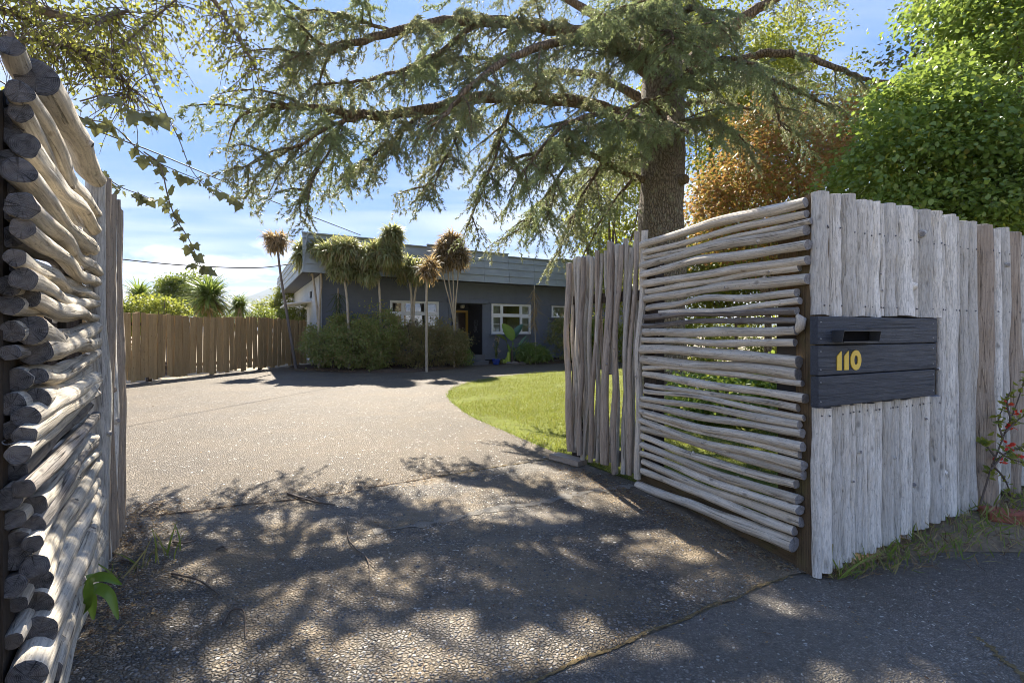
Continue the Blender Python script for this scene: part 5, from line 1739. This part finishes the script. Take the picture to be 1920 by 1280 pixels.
b1 = P(555, 688, 16.9); b1.z = 0
lancewood('tall thin leaning lancewood with small dark mop head beside the board fence', b1, [[b1, P(540, 600, 16.9), P(527, 520, 16.9), P(521, 472, 16.9)]], 0, [(P(519, 452, 16.9), (.40, .40, .36), 34)], 950, .38, 71, 'lance_dry', 'lance_dark', .055, wid=.055)
for (lab, bx, by, tr, head, nl, ln, lm) in (
        ('broad dark green lancewood nearest the fence end with pale leaning trunk', 598, 16.35, [[(598, 690), (597, 610), (590, 540), (584, 505)], [(598, 690), (599, 580), (603, 530), (600, 500)]], [(575, 478, .40, .40, .42, 26), (600, 470, .38, .35, .32, 20)], 2100, .34, 'lance'),
        ('full headed lancewood over the bare brick coloured wall corner', 655, 15.85, [[(655, 690), (652, 580), (645, 520), (640, 500)]], [(628, 475, .42, .4, .40, 26), (655, 472, .36, .35, .40, 22), (638, 500, .3, .3, .24, 12)], 2300, .34, 'lance'),
        ('widest lancewood with tall tufted top rising over the parapet', 714, 16.05, [[(714, 690), (713, 580), (710, 530), (706, 510)]], [(700, 478, .50, .45, .42, 32), (728, 480, .40, .4, .44, 24), (736, 446, .14, .14, .22, 8), (685, 512, .28, .28, .2, 8)], 2900, .34, 'lance'),
        ('yellow green lancewood in front of the left white window', 772, 17.0, [[(772, 690), (772, 570), (768, 530), (764, 520)], [(776, 690), (776, 575), (782, 530), (784, 518)]], [(757, 502, .38, .38, .40, 24), (780, 508, .36, .34, .36, 20)], 1700, .32, 'lance'),
        ('small drier lancewood on a slender pole before the bronze shrub', 800, 15.5, [[(800, 692), (800, 600), (800, 545), (802, 510)]], [(806, 505, .26, .26, .30, 18)], 700, .30, 'lance_dry'),
        ('many stemmed lancewood with boxy brownish head left of the porch', 851, 17.3, [[(852, 690), (851, 600), (842, 530), (838, 500)], [(852, 690), (851, 590), (850, 530), (848, 500)], [(852, 690), (853, 590), (858, 530), (860, 500)], [(852, 690), (850, 600), (834, 530), (829, 500)]], [(836, 478, .34, .34, .44, 24), (858, 480, .32, .34, .44, 24), (846, 455, .28, .28, .22, 12)], 2100, .32, 'lance_dry')):
    seed = bx
    base = P(bx, 690, by); base.z = 0
    trs = []
    for q in tr:
        pts = [P(x, y, by) for x, y in q]
        pts[0] = Vector((base.x, base.y, 0))
        trs.append(pts)
    lancewood(lab, base, trs, 0, [(P(x, y, by), (a * .93, b_ * .93, c * .93), int(k * 1.25)) for (x, y, a, b_, c, k) in head], int(nl * .62), ln * 1.25, seed, lm, 'lance_bark', .048 if len(trs) < 3 else .032)
for (lab, bx, by, y0, y1) in (('spindly young lancewood with hanging dead leaves right of the window', 1004, 19.3, 535, 650), ('young dark lancewood standing hidden behind the full headed one', 636, 16.4, 540, 640)):
    base = P(bx, 690, by); base.z = 0
    r = np.random.default_rng(bx)
    t = thing('lancewood_sapling', lab, 'sapling', base, 'lancewood saplings')
    mb = MB(); mb.tube(catmull([base, P(bx, 650, by), P(bx - 2, 580, by), P(bx - 2, y0, by)], 5), .022, 6); mb.build('trunk', M['lance_bark'], t)
    n = 130
    zz = r.uniform(0, 1, n)
    pos = np.array([P(bx - 2, y0 + 6, by)]) + np.stack([r.normal(size=n) * .03, r.normal(size=n) * .03, -zz * (y1 - y0) / F * by * .6], 1)
    dirs = r.normal(size=(n, 3)) * .45 + np.array([0, 0, -.9])
    tv, tf = strap(4, .02, .5)
    V, Fc = scatter(tv, tf, pos, frames(dirs, r), r.uniform(.35, .7, n))
    np_obj('hanging_leaves', V, Fc, M['dark_leaf'] if bx < 900 else M['lance_dry'], t)


# ------------------------------------------------------------------ garden beyond the board fence
def cabbage(label, c, rad, trunk_to, n, ln, seed, skirt=True, group='spiky cabbage trees behind the board fence'):
    base = Vector((c.x, c.y, 0))
    t = thing('cabbage_tree', label, 'tree', base, group)
    r = np.random.default_rng(seed)
    mb = MB(); mb.tube([base, Vector((c.x, c.y, c.z - rad * .2))], [.16, .12], 9, wob=.1); mb.build('trunk', M['lance_bark'], t)
    d = unit(r.normal(size=(n, 3)) + np.array([0, 0, .55]))
    pos = np.array(c) + np.array([0, 0, -.1]) + d * .06 + np.stack([r.normal(size=n) * .05, r.normal(size=n) * .05, r.uniform(-.35, .15, n) * rad], 1)
    tv, tf = strap(5, .033, 1.0)
    down = np.tile(np.array([0, 0, -1.0]), (n, 1)) + r.normal(size=(n, 3)) * .1
    x = unit(np.cross(down, d)); fr = np.stack([x, np.cross(d, x), d], 1)
    V, Fc = scatter(tv, tf, pos, fr, rad * 1.35 * r.uniform(.75, 1.15, n))
    np_obj('crown', V, Fc, M['cabbage'], t)
    if skirt:
        m = n // 3
        a = r.uniform(0, 6.28, m)
        dd = np.stack([np.cos(a) * .7, np.sin(a) * .7, -r.uniform(.3, 1.2, m)], 1)
        pos = np.array(c) + np.array([0, 0, -.35 * rad]) + r.normal(size=(m, 3)) * .06
        V, Fc = scatter(tv, tf, pos, frames(dd, r), rad * 1.15 * r.uniform(.6, 1.1, m))
        np_obj('dead_skirt', V, Fc, M['straw'], t)


cabbage('largest spiky cabbage tree with straw coloured skirt behind the board fence', P(392, 552, 17.5), .74, 0, 620, .8, 81)
cabbage('smaller round spiky cabbage tree against the blue hill', P(449, 568, 18), .46, 0, 380, .5, 82, False)
cabbage('low spreading spiky palm at the left end of the board fence', P(262, 553, 17), .62, 0, 330, .6, 83, False)
cabbage('grey fan leaved palm low beside the left pole wall', P(228, 583, 14.2), .36, 0, 160, .4, 84, False)
bush('yellow_shrub', 'feathery yellow green shrub peeping over the left part of the board fence', (-9.9, 14.6, 0), [(P(290, 590, 14.6), (.75, .6, .55), 70), (P(240, 600, 14.6), (.7, .5, .5), 50)], .09, M['gold_leaf'], 85, per=70, sig=.13, strands=50)
tree('backyard_tree', 'olive bushy tree behind the board fence left of the largest cabbage tree', 'tree', P(330, 690, 21) * 1.0 - Vector((0, 0, P(330, 690, 21).z)), 3.6, [(P(330, 555, 21), (.85, .8, .85), 70), (P(355, 545, 21.5), (.9, .8, .8), 60), (P(318, 585, 20.5), (.9, .8, .7), 50)], .12, M['mid_leaf'], M['twig'], .09, per=60, sig=.17, seed=86)
bush('climbing_hedge', 'low leafy hedge topping the far end of the board fence', (-10.4, 20.5, 0), [(P(500, 596, 20.5), (.9, .4, .35), 50), (P(555, 592, 20), (.7, .4, .4), 40), (P(430, 604, 19), (1.0, .4, .3), 40)], .08, M['mid_leaf'], 87, per=60, sig=.12)
bush('back_hedge', 'long leafy green hedge closing the lawn beyond the log fence', (7.0, 19, 0), [((3.6, 19.3, .8), (1.1, .7, .9), 70), ((5.2, 19.2, .9), (1.3, .7, 1.1), 90), ((7.2, 18.2, 1.0), (1.4, .8, 1.2), 90), ((9.2, 17, 1.1), (1.5, .8, 1.3), 90), ((11, 15.5, 1.2), (1.6, .9, 1.4), 90), ((12.5, 13.5, 1.2), (1.6, 1.2, 1.5), 80)], .10, M['gold_leaf'], 91, per=80, sig=.17, cat='hedge', stems=4)
bush('garden_shrub', 'leafy green shrub low behind the middle of the log fence', (3.2, 6.8, 0), [((3.1, 6.9, .35), (.8, .6, .4), 60), ((4.2, 6.4, .45), (.8, .6, .5), 60)], .09, M['green_leaf'], 92, per=50, sig=.12, tmpl=LEAF6, strands=20)
bush('garden_shrub', 'olive shrub in the corner between log fence and palisade', (3.3, 4.6, 0), [((3.4, 4.7, .5), (.7, .5, .6), 60), ((4.6, 5.0, .9), (.9, .5, .9), 80)], .09, M['mid_leaf'], 93, per=50, sig=.12, tmpl=LEAF6, strands=20)
bush('far_garden_tree', 'small yellow green tree at the house end beyond the fence', (-11.6, 25, 0), [(P(540, 565, 25), (.8, .6, .9), 50), (P(505, 580, 25), (.8, .6, .6), 40)], .11, M['gold_leaf'], 88, per=60, sig=.16, cat='tree')

# ------------------------------------------------------------------ planting before the house
pot = thing('plant_pot', 'glazed cobalt blue pot standing on the path by the porch', 'pot', (-.63, 19.0, 0))
mb = MB(); mb.lathe((-.63, 19.0, 0), [(.0, .0), (.105, .0), (.125, .03), (.158, .14), (.165, .185), (.178, .20), (.178, .225), (.155, .225), (.148, .19), (.0, .185)], 24); mb.build('bowl', M['blue'], pot)
mb = MB(); mb.lathe((-.63, 19.0, 0), [(.147, .192), (.08, .202), (.0, .205)], 14); mb.build('potting_soil', M['soil'], pot)
pp = thing('potted_orchid', 'pale flowered spindly plant growing in the blue pot', 'plant', (-.63, 19.0, .2))
mb = MB()
rr = random.Random(3)
P2, D2 = [], []
FL, FD = [], []
for k in range(7):
    e = Vector((-.63 + rr.uniform(-.18, .16), 19.0 + rr.uniform(-.1, .1), .45 + rr.uniform(.1, .65)))
    c = catmull([(-.63 + rr.uniform(-.04, .04), 19.0, .2), Vector((-.63, 19.0, .3)).lerp(e, .5) + Vector((rr.uniform(-.04, .04), 0, 0)), e], 4)
    mb.tube(c, .006, 5)
    for q in c[2:]:
        for _ in range(2): P2.append(q); D2.append((rr.uniform(-1, 1), rr.uniform(-1, 1), rr.uniform(-.2, .8)))
    for _ in range(5): FL.append(e + Vector((rr.gauss(0, .03), rr.gauss(0, .03), rr.gauss(0, .04)))); FD.append((rr.uniform(-1, 1), rr.uniform(-1, 1), rr.uniform(-.5, .8)))
mb.build('stems', M['weed'], pp)
r = np.random.default_rng(3)
V, Fc = scatter(LEAF[0], LEAF[1], np.array(P2), frames(np.array(D2, float), r), np.full(len(P2), .07)); np_obj('foliage', V, Fc, M['mid_leaf'], pp)
V, Fc = scatter(LEAF[0], LEAF[1], np.array(FL), frames(np.array(FD, float), r), np.full(len(FL), .06)); tag(np_obj('blooms', V, Fc, M['petal'], pp), kind='stuff')

st = thing('paddle_plant', 'tall paddle leaved plant with two broad upright leaves before the right window', 'plant', (-.05, 19.5, 0))


def paddle(base, mid, tip, width, mat, nrm, name='leaf', stalk=True, dead=False):
    """a long stalk carrying a broad oval blade with a channelled midrib"""
    base, mid, tip = Vector(base), Vector(mid), Vector(tip)
    mb = MB()
    if stalk:
        mb.tube(catmull([base, base.lerp(mid, .55) + Vector((.0, 0, .05)), mid], 5), [.022 - .01 * i / 10 for i in range(11)], 6)
    ax = (tip - mid)
    L = ax.length
    ax.normalize()
    n = Vector(nrm).normalized()
    sx = ax.cross(n).normalized()
    n = sx.cross(ax)
    vs, fs = [], []
    N = 12
    for i in range(N + 1):
        q = i / N
        w = width * (math.sin(math.pi * min(1, q * .93 + .05)) ** .62) * (1 - .12 * q)
        c = mid + ax * L * q + n * (-.14 * L * q * q)
        for j, u in enumerate((-1, -.5, 0, .5, 1)):
            vs.append(c + sx * w / 2 * u + n * (abs(u) ** 1.3 * w * .22 + .006 * math.sin(i * 2.3 + j)))
    for i in range(N):
        for j in range(4):
            a = i * 5 + j
            fs.append((a, a + 1, a + 6, a + 5))
    mb.add(vs, fs, 0, smooth=True)
    return mb.build(name, mat, st)


B0 = Vector((-.05, 19.5, .1))
paddle(B0 + Vector((-.02, 0, 0)), P(962, 637, 19.5), P(944, 607, 19.3), .47, M['paddle'], (.35, -1, .3))
paddle(B0 + Vector((.05, .05, 0)), P(964, 634, 19.6), P(978, 606, 19.7), .36, M['paddle_dark'], (-.75, -1, .2))
paddle(B0 + Vector((-.05, 0, 0)), P(950, 640, 19.4), P(932, 626, 19.2), .34, M['mid_leaf'], (.1, -.4, .9))
paddle(B0 + Vector((.05, 0, 0)), P(972, 650, 19.4), P(986, 628, 19.4), .13, M['paddle_dark'], (-.6, -1, .3))
paddle(B0 + Vector((.1, .05, 0)), P(976, 655, 19.4), P(990, 632, 19.5), .11, M['paddle_dark'], (-.4, -1, .3))
paddle(B0 + Vector((.0, .05, 0)), P(957, 662, 19.4), P(953, 645, 19.3), .10, M['paddle'], (.1, -1, .3))
mb = MB()
for k in range(7):
    mb.tube([B0 + Vector((rr.uniform(-.12, .12), rr.uniform(-.08, .08), -.08)), B0 + Vector((rr.uniform(-.12, .12), 0, .32 + rr.random() * .3))], [.035, .018], 7)
mb.build('stalk_bases', M['twig'], st)
ct = thing('cactus_plant', 'lime green upright fleshy plant between the blue pot and the paddle plant', 'plant', (-.27, 19.25, .05))
mb = MB()
for (dx, h, w) in ((.12, .42, .075), (.05, .2, .06), (-.06, .12, .06)):
    mb.tube([(-.27 + dx, 19.25, .05), (-.27 + dx, 19.25, .05 + h * .5), (-.27 + dx + .01, 19.25, .05 + h)], [w * .9, w * 1.1, w * .7], 10, wob=.12, round_=.4, seed=int(h * 100))
mb.build('body', M['lime'], ct)
V, Fc = scatter(*strap(4, .06, 1.0), np.array([(-.42, 19.2, .06)] * 26) + r.normal(size=(26, 3)) * .05, frames(r.normal(size=(26, 3)) + np.array([0, 0, 1.1]), r), np.full(26, .22)); np_obj('foliage', V, Fc, M['mid_leaf'], ct)
for k, (x, y, s, lab) in enumerate(((.12, 19.12, .15, 'flat brown garden rock edging the bed below the paddle plant'), (.42, 19.22, .12, 'blocky pale rock at the left foot of the rounded bush'), (-.12, 19.08, .10, 'small brown rock next to the lime green plant'))):
    mb = MB()
    mb.tube([(x - s, y, .03), (x - s * .5, y, .06), (x + s * .4, y + .02, .06), (x + s, y, .03)], [s * .3, s * .52, s * .5, s * .28], 8, wob=.22, seed=k)
    tag(mb.build('garden_rock', M['rock'], None, (x, y, 0)), lab, 'rock', 'rocks edging the flower bed')
# ------------------------------------------------------------------ ground detail
def inside(poly, x, y):
    c = np.zeros(len(x), bool)
    n = len(poly)
    for i in range(n):
        x0, y0 = poly[i][:2]; x1, y1 = poly[(i + 1) % n][:2]
        cond = ((y0 > y) != (y1 > y))
        with np.errstate(divide='ignore', invalid='ignore'):
            xi = (x1 - x0) * (y - y0) / (y1 - y0) + x0
        c ^= cond & (x < xi)
    return c


def grass_blades(name, pts, h, w, mat, seed, lean=.5, tip=2):
    r = np.random.default_rng(seed)
    n = len(pts)
    d = r.normal(size=(n, 3)) * lean + np.array([0, 0, 1.0])
    tv, tf = strap(tip, w, .9)
    V, Fc = scatter(tv, tf, pts, frames(d, r), h * r.uniform(.5, 1.35, n))
    return np_obj(name, V, Fc, mat)


r = np.random.default_rng(77)
LP = LAWN_EDGE + [(4.2, 17.2), (7.5, 19.0), (12, 14), (9, 8), (4.2, 5.2), (1.78, 2.9), (.62, 4.98)]
n = 400000
x, y = r.uniform(-1.5, 9, n), r.uniform(2.8, 19, n)
patch = np.sin(x * 2.1 + 1.3 * np.sin(y * 1.7)) + np.sin(y * 2.6 + 1.1 * np.sin(x * 2.9)) + .8 * r.normal(size=n)
keep = inside(LP, x, y) & (patch > -1.15) & (r.uniform(0, 1, n) < np.clip(70 / (y * y), .12, 1))
x, y = x[keep], y[keep]
pn_ = np.stack([x, y, np.full(len(x), -.008)], 1)
tag(grass_blades('grass', pn_, .038, .10, M['grass'], 1, .75), 'short bright green mown grass of the lawn', 'grass', None, 'stuff')
# fringe of longer grass along the lawn's edge
e = []
for a, b in zip(LAWN_EDGE[:-1], LAWN_EDGE[1:]):
    m = int(110 * math.dist(a, b))
    for _ in range(m):
        q = r.random(); e.append((a[0] + (b[0] - a[0]) * q + r.normal() * .025, a[1] + (b[1] - a[1]) * q + r.normal() * .025, -.005))
tag(grass_blades('edge_grass', np.array(e), .05, .07, M['weed'], 2, .8), 'longer grass fringe along the drive edge of the lawn', 'grass', None, 'stuff')

# weeds and dry grass at the foot of the palisade and on the verge
pts = []
for _ in range(3200):
    t = r.uniform(0, 4.2) ; q = r.beta(1.3, 2.2)
    p = C0 + PD * t + pn * (.06 + q * (.05 + .5 * min(1, t / 1.5)))
    z = .13 * min(1, t / 1.6) * (1 - (q * .9) ** 1.6)
    pts.append((p.x, p.y, z - .004))
pts = np.array(pts)
a, b = pts[:1100], pts[1100:]
tag(grass_blades('verge_weeds', a, .085, .045, M['weed'], 3, .7, 3), 'straggly green and dry weeds on the verge at the foot of the palisade', 'weeds', None, 'stuff')
tag(grass_blades('dry_grass', b, .055, .035, M['litter'], 4, 1.5, 3), 'flattened dry straw on the verge below the palisade', 'dry grass', None, 'stuff')
# taller single grasses by the palisade
for k, (px, py, h) in enumerate(((1565, 1062, .22), (1660, 1010, .16), (1700, 990, .15), (1790, 945, .26), (1835, 930, .24))):
    g = G(px, py, .05)
    m = 9
    pts = np.array([(g.x, g.y, .02)] * m) + r.normal(size=(m, 3)) * np.array([.03, .03, 0])
    o = grass_blades('grass_tuft', pts, h, .018, M['weed'], 40 + k, .35, 5)
    tag(o, ('grass tuft at the very corner of the palisade', 'grass tuft below the middle of the letterbox', 'short grass tuft below the right part of the letterbox', 'long grass tuft beside the thick brown pole', 'long grass tuft left of the red flowered shrub')[k], 'grass tuft', 'grass tufts along the palisade')


def litter(name, gen, n, size, mat, seed, label, flatz=.006):
    rr_ = np.random.default_rng(seed)
    pos = np.array([gen(rr_) for _ in range(n)])
    pos[:, 2] += rr_.uniform(.001, flatz, n)
    a = rr_.uniform(0, 6.28, n)
    d = np.stack([np.cos(a), np.sin(a), rr_.normal(size=n) * .18], 1)
    nr = np.tile(np.array([0, 0, 1.0]), (n, 1)) + rr_.normal(size=(n, 3)) * .35
    s = size * rr_.uniform(.4, 1.5, n)
    V, Fc = scatter(LEAF[0], LEAF[1], pos, leaf_frames(d, nr), np.stack([s * rr_.uniform(.12, .7, n), s, s], 1))
    return tag(np_obj(name, V, Fc, mat), label, 'litter', None, 'stuff')


def along(a, b, spread, side=None, bias=1.0, z=0):
    a, b = Vector(a), Vector(b)
    d = (b - a).normalized(); s = Vector((-d.y, d.x, 0)) if side is None else Vector(side)
    def g(q):
        t = q.random()
        o = (abs(q.normal()) if side is not None else q.normal()) * spread
        p = a.lerp(b, t) + s * o
        return (p.x, p.y, z)
    return g


litter('leaf_litter', along(A_ + gn * .05, E_ + vn * .05, .13, gn), 2600, .022, M['litter'], 5, 'brown leaf litter along the foot of the right log fence')
litter('leaf_litter', along((-1.75, 1.9, 0), (-2.85, 3.6, 0), .16, wn), 1500, .024, M['litter'], 6, 'dry brown debris along the foot of the left entrance wall')
litter('leaf_litter', along((-2.9, 3.25, 0), (-.3, 4.5, 0), .14), 1500, .020, M['litter'], 7, 'dry leaf litter collected along the joint across the drive')
litter('leaf_litter', along((-.4, 1.55, 0), (1.5, 2.58, 0), .02), 700, .013, M['litter'], 8, 'dry litter lodged in the mossy front joint')
litter('leaf_litter', lambda q: (q.uniform(-2.6, 1.2), q.uniform(1.7, 4.6), 0), 2600, .016, M['litter'], 9, 'scattered dry bits over the shaded entrance concrete')
litter('leaf_litter', lambda q: (1.3 + q.random() * 2.2, 1.45 + q.random() * 1.1, -.004), 700, .015, M['litter'], 19, 'thin dry bits strewn over the grey footpath below the letterbox')
litter('leaf_litter', lambda q: (q.uniform(-9, .5), 4.2 + q.random() ** 1.5 * 10, 0), 900, .026, M['litter'], 10, 'scattered dry bits over the sunny gravelled drive')
litter('leaf_litter', lambda q: ((lambda t: (-7.6 + 5.9 * t, 16.2 - 3.6 * t * (1 - t) + q.normal() * .2 + .6 * t, .02))(q.random())), 1500, .05, M['litter'], 11, 'bark and leaf litter at the feet of the wiry shrubs', .05)


# pale and dark loose pebbles standing proud of the near concrete
def pebbles():
    q = np.random.default_rng(15)
    n = 9000
    yy = 1.55 + q.random(n) ** 1.6 * 2.6
    xx = q.uniform(-1.05, .95, n) * yy
    keep = ((xx + 2.0) > (yy - 1.9) * -.7) & (xx < 1.60 - (yy - 2.62) * .45) & ((xx - 1.49) * -.484 + (yy - 2.58) * .875 > .03)
    xx, yy = xx[keep], yy[keep]
    m = len(xx)
    ico = [(0, 0, 1)] + [(math.cos(a) * .9, math.sin(a) * .9, .45) for a in np.linspace(0, 2 * math.pi, 6, endpoint=False)] + [(math.cos(a + .5) * 1.0, math.sin(a + .5) * 1.0, -.2) for a in np.linspace(0, 2 * math.pi, 6, endpoint=False)]
    f = [(0, 1 + i, 1 + (i + 1) % 6) for i in range(6)] + [(1 + i, 7 + i, 1 + (i + 1) % 6) for i in range(6)] + [(1 + (i + 1) % 6, 7 + i, 7 + (i + 1) % 6) for i in range(6)]
    tv, tf = np.array(ico), np.array(f)
    a = q.uniform(0, 6.28, m)
    fr = np.stack([np.stack([np.cos(a), np.sin(a), a * 0], 1), np.stack([-np.sin(a), np.cos(a), a * 0], 1), np.tile([0, 0, 1.0], (m, 1))], 1)
    s = q.uniform(.0032, .0068, m)
    V, Fc = scatter(tv, tf, np.stack([xx, yy, np.full(m, -.0042)], 1), fr, np.stack([s * q.uniform(.8, 1.4, m), s, s * q.uniform(.5, .8, m)], 1))
    mt, t, b = new_mat('loose pebbles')
    rnd = t.n('ShaderNodeNewGeometry').outputs['Random Per Island']
    c = t.ramp(rnd, [(0, (.055, .056, .06)), (.35, (.10, .098, .096)), (.65, (.16, .155, .145)), (.88, (.24, .21, .17)), (.965, (.34, .32, .28)), (1, (.5, .48, .45))])
    setin(t, b, color=c, rough=.55)
    tag(np_obj('pebbles', V, Fc, mt, smooth=True), 'small proud stones of the exposed aggregate entrance concrete', 'pebbles', None, 'stuff')


pebbles()

# fallen twigs
TW = [([(540, 926), (565, 936), (595, 944), (628, 948)], .010, 'forked brown twig lying on the joint of the drive', [(575, 938, 560, 941), (600, 945, 575, 930)]),
      ([(650, 992), (655, 1015), (668, 1032), (685, 1045), (692, 1062), (692, 1090)], .0045, 'long thin curved twig in the middle of the shaded concrete', [(685, 1045, 705, 1066)]),
      ([(322, 1076), (345, 1083), (375, 1092), (412, 1116)], .0065, 'straight forked twig near the left wall', [(345, 1083, 328, 1093), (385, 1096, 398, 1078)]),
      ([(418, 1170), (430, 1150), (445, 1144), (458, 1152), (460, 1195)], .0055, 'hooked bent twig on the concrete nearest the camera', []),
      ([(325, 1017), (345, 1021), (368, 1014)], .008, 'short dark twig at the top left of the shade', [(345, 1021, 362, 1010)]),
      ([(405, 1031), (418, 1028), (426, 1032)], .008, 'tiny curled brown seed pod beside the short dark twig', []),
      ([(228, 1050), (245, 1056), (256, 1062), (258, 1080)], .005, 'small bent twig close to the foot of the left wall', []),
      ([(262, 965), (285, 948), (310, 945)], .005, 'thin pale twig on the joint near the left poles', [(285, 948, 300, 955)])]
for k, (q, rad, lab, br) in enumerate(TW):
    g = [G(x, y) + Vector((0, 0, rad * .8 + (.006 if 0 < i < len(q) - 1 else 0))) for i, (x, y) in enumerate(q)]
    o = g[0].copy(); o.z = 0
    mb = MB()
    cp = catmull(g, 5)
    mb.tube(cp, [rad * (1 - .5 * i / (len(cp) - 1)) for i in range(len(cp))], 7, wob=.15, seed=k)
    for (x0, y0, x1, y1) in br:
        mb.tube([G(x0, y0) + Vector((0, 0, rad)), G((x0 + x1) / 2, (y0 + y1) / 2 + 1) + Vector((0, 0, rad + .008)), G(x1, y1) + Vector((0, 0, rad + .004))], [rad * .7, rad * .5, rad * .3], 6, wob=.1)
    tag(mb.build('fallen_twig', M['twig'], None, o), lab, 'twig', 'fallen twigs on the drive')

# red stone on the verge
mb = MB()
c = G(1893, 968, .10)
mb.box(c + Vector((.03, .03, -.005)), Vector((.97, -.22, -.03)).normalized(), Vector((.22, .97, 0)).normalized(), (0, 0, 1), .30, .13, .075, jit=.012)
o = mb.build('red_stone', M['brick'], None, (c.x, c.y, 0.03))
bv = o.modifiers.new('edge', 'BEVEL'); bv.width = .012; bv.segments = 2
tag(o, 'rough red brick like stone lying on the verge at the right edge', 'stone')


# red flowered shrub
def red_shrub():
    b = G(1838, 945, .12)
    t = thing('red_flower_shrub', 'spindly shrub with red flowers leaning against the palisade at the right', 'shrub', b)
    rr = random.Random(19)
    q = np.random.default_rng(19)
    mb = MB()
    Y = b.y
    lv, ld, fl, fdir = [], [], [], []
    for (pts) in ([(1838, 945), (1858, 880), (1885, 810), (1905, 760), (1925, 700)], [(1858, 880), (1885, 850), (1925, 835)], [(1885, 810), (1905, 790), (1925, 775)], [(1860, 870), (1885, 900), (1900, 945)], [(1870, 845), (1895, 860), (1925, 868)], [(1880, 820), (1872, 790), (1880, 765)], [(1895, 785), (1888, 755), (1893, 735)], [(1865, 855), (1850, 835), (1845, 825)]):
        cp = catmull([P(x, y, Y - .10 + .02 * i) for i, (x, y) in enumerate(pts)], 5)
        mb.tube(cp, [.007 * (1 - .6 * i / len(cp)) for i in range(len(cp))], 6)
        for c in cp[4:]:
            if rr.random() < .9:
                for _ in range(rr.choice((2, 3, 5))):
                    lv.append(c + Vector((rr.gauss(0, .012), rr.gauss(0, .012), rr.gauss(0, .012)))); ld.append((rr.gauss(0, .8), rr.gauss(0, .6), rr.uniform(-.4, 1)))
    for (x, y) in ((1888, 756), (1895, 800), (1890, 838), (1912, 858), (1872, 866), (1910, 772), (1893, 832)):
        for _ in range(6):
            fl.append(P(x, y, Y - .08) + Vector((rr.gauss(0, .008), rr.gauss(0, .008), rr.gauss(0, .008)))); fdir.append((rr.gauss(0, .7), rr.gauss(0, .7), rr.uniform(-.5, .9)))
    mb.build('stems', M['twig'], t)
    V, Fc = scatter(LEAF6[0], LEAF6[1], np.array(lv), frames(np.array(ld, float), q), q.uniform(.028, .05, len(lv))); np_obj('foliage', V, Fc, M['gold_leaf'], t)
    V, Fc = scatter(LEAF6[0], LEAF6[1], np.array(fl), frames(np.array(fdir, float), q), np.full(len(fl), .032)); tag(np_obj('blooms', V, Fc, M['red'], t), kind='stuff')


red_shrub()


# strap leaved plant at the foot of the left wall
def strap_plant():
    b = Vector((-1.98, 2.06, 0))
    t = thing('strap_leaf_plant', 'green strap leaved clump growing at the foot of the left log wall', 'plant', b)
    for k, pts in enumerate(([(160, 1150), (172, 1092), (195, 1082), (228, 1096)], [(160, 1150), (175, 1105), (205, 1115), (222, 1160)], [(158, 1150), (165, 1120), (172, 1130), (176, 1160)], [(155, 1150), (150, 1100), (165, 1085), (185, 1078)])):
        Y = 2.0 + .02 * k
        cp = catmull([P(x, y, Y) for x, y in pts], 6)
        cp[0] = b + Vector((.01 * k, 0, 0.0))
        N = len(cp)
        vs, fs = [], []
        for i, c in enumerate(cp):
            d = (cp[min(i + 1, N - 1)] - cp[max(i - 1, 0)]).normalized()
            s = d.cross(Vector((.25, -.6, .75))).normalized()
            nn = s.cross(d)
            w = .022 * math.sin(math.pi * min(1, .18 + .8 * i / (N - 1))) ** .7
            vs += [c - s * w + nn * .006, c, c + s * w + nn * .006]
            if i:
                a = 3 * i
                fs += [(a - 3, a - 2, a + 1, a), (a - 2, a - 1, a + 2, a + 1)]
        mb = MB(); mb.add(vs, fs, smooth=True)
        mb.build('leaf', M['paddle'], t)


strap_plant()
pts = np.array([(-2.1 + .02 * k, 2.45 + .05 * k, 0) for k in range(8)] * 3) + r.normal(size=(24, 3)) * np.array([.03, .03, 0])
tag(grass_blades('grass_tuft', pts, .16, .03, M['weed'], 60, .4, 4), 'wispy grass tuft growing between the left logs and poles', 'grass tuft')
# ------------------------------------------------------------------ air
mb = MB()
mb.box((0, 0, 149), (1, 0, 0), (0, 1, 0), (0, 0, 1), 7800, 7800, 302)
hz = mb.build('haze', bpy.data.materials.new('haze'))
hm = hz.data.materials[0]
hm.use_nodes = True
ht = NT(hm.node_tree)
for nd in list(ht.nt.nodes):
    ht.nt.nodes.remove(nd)
pv = ht.n('ShaderNodeVolumePrincipled', {'Color': (.80, .88, 1.0, 1), 'Density': .00016, 'Anisotropy': .15})
ho_ = ht.n('ShaderNodeOutputMaterial')
ht.nt.links.new(pv.outputs[0], ho_.inputs['Volume'])
tag(hz, kind='stuff')
hm.cycles.homogeneous_volume = True
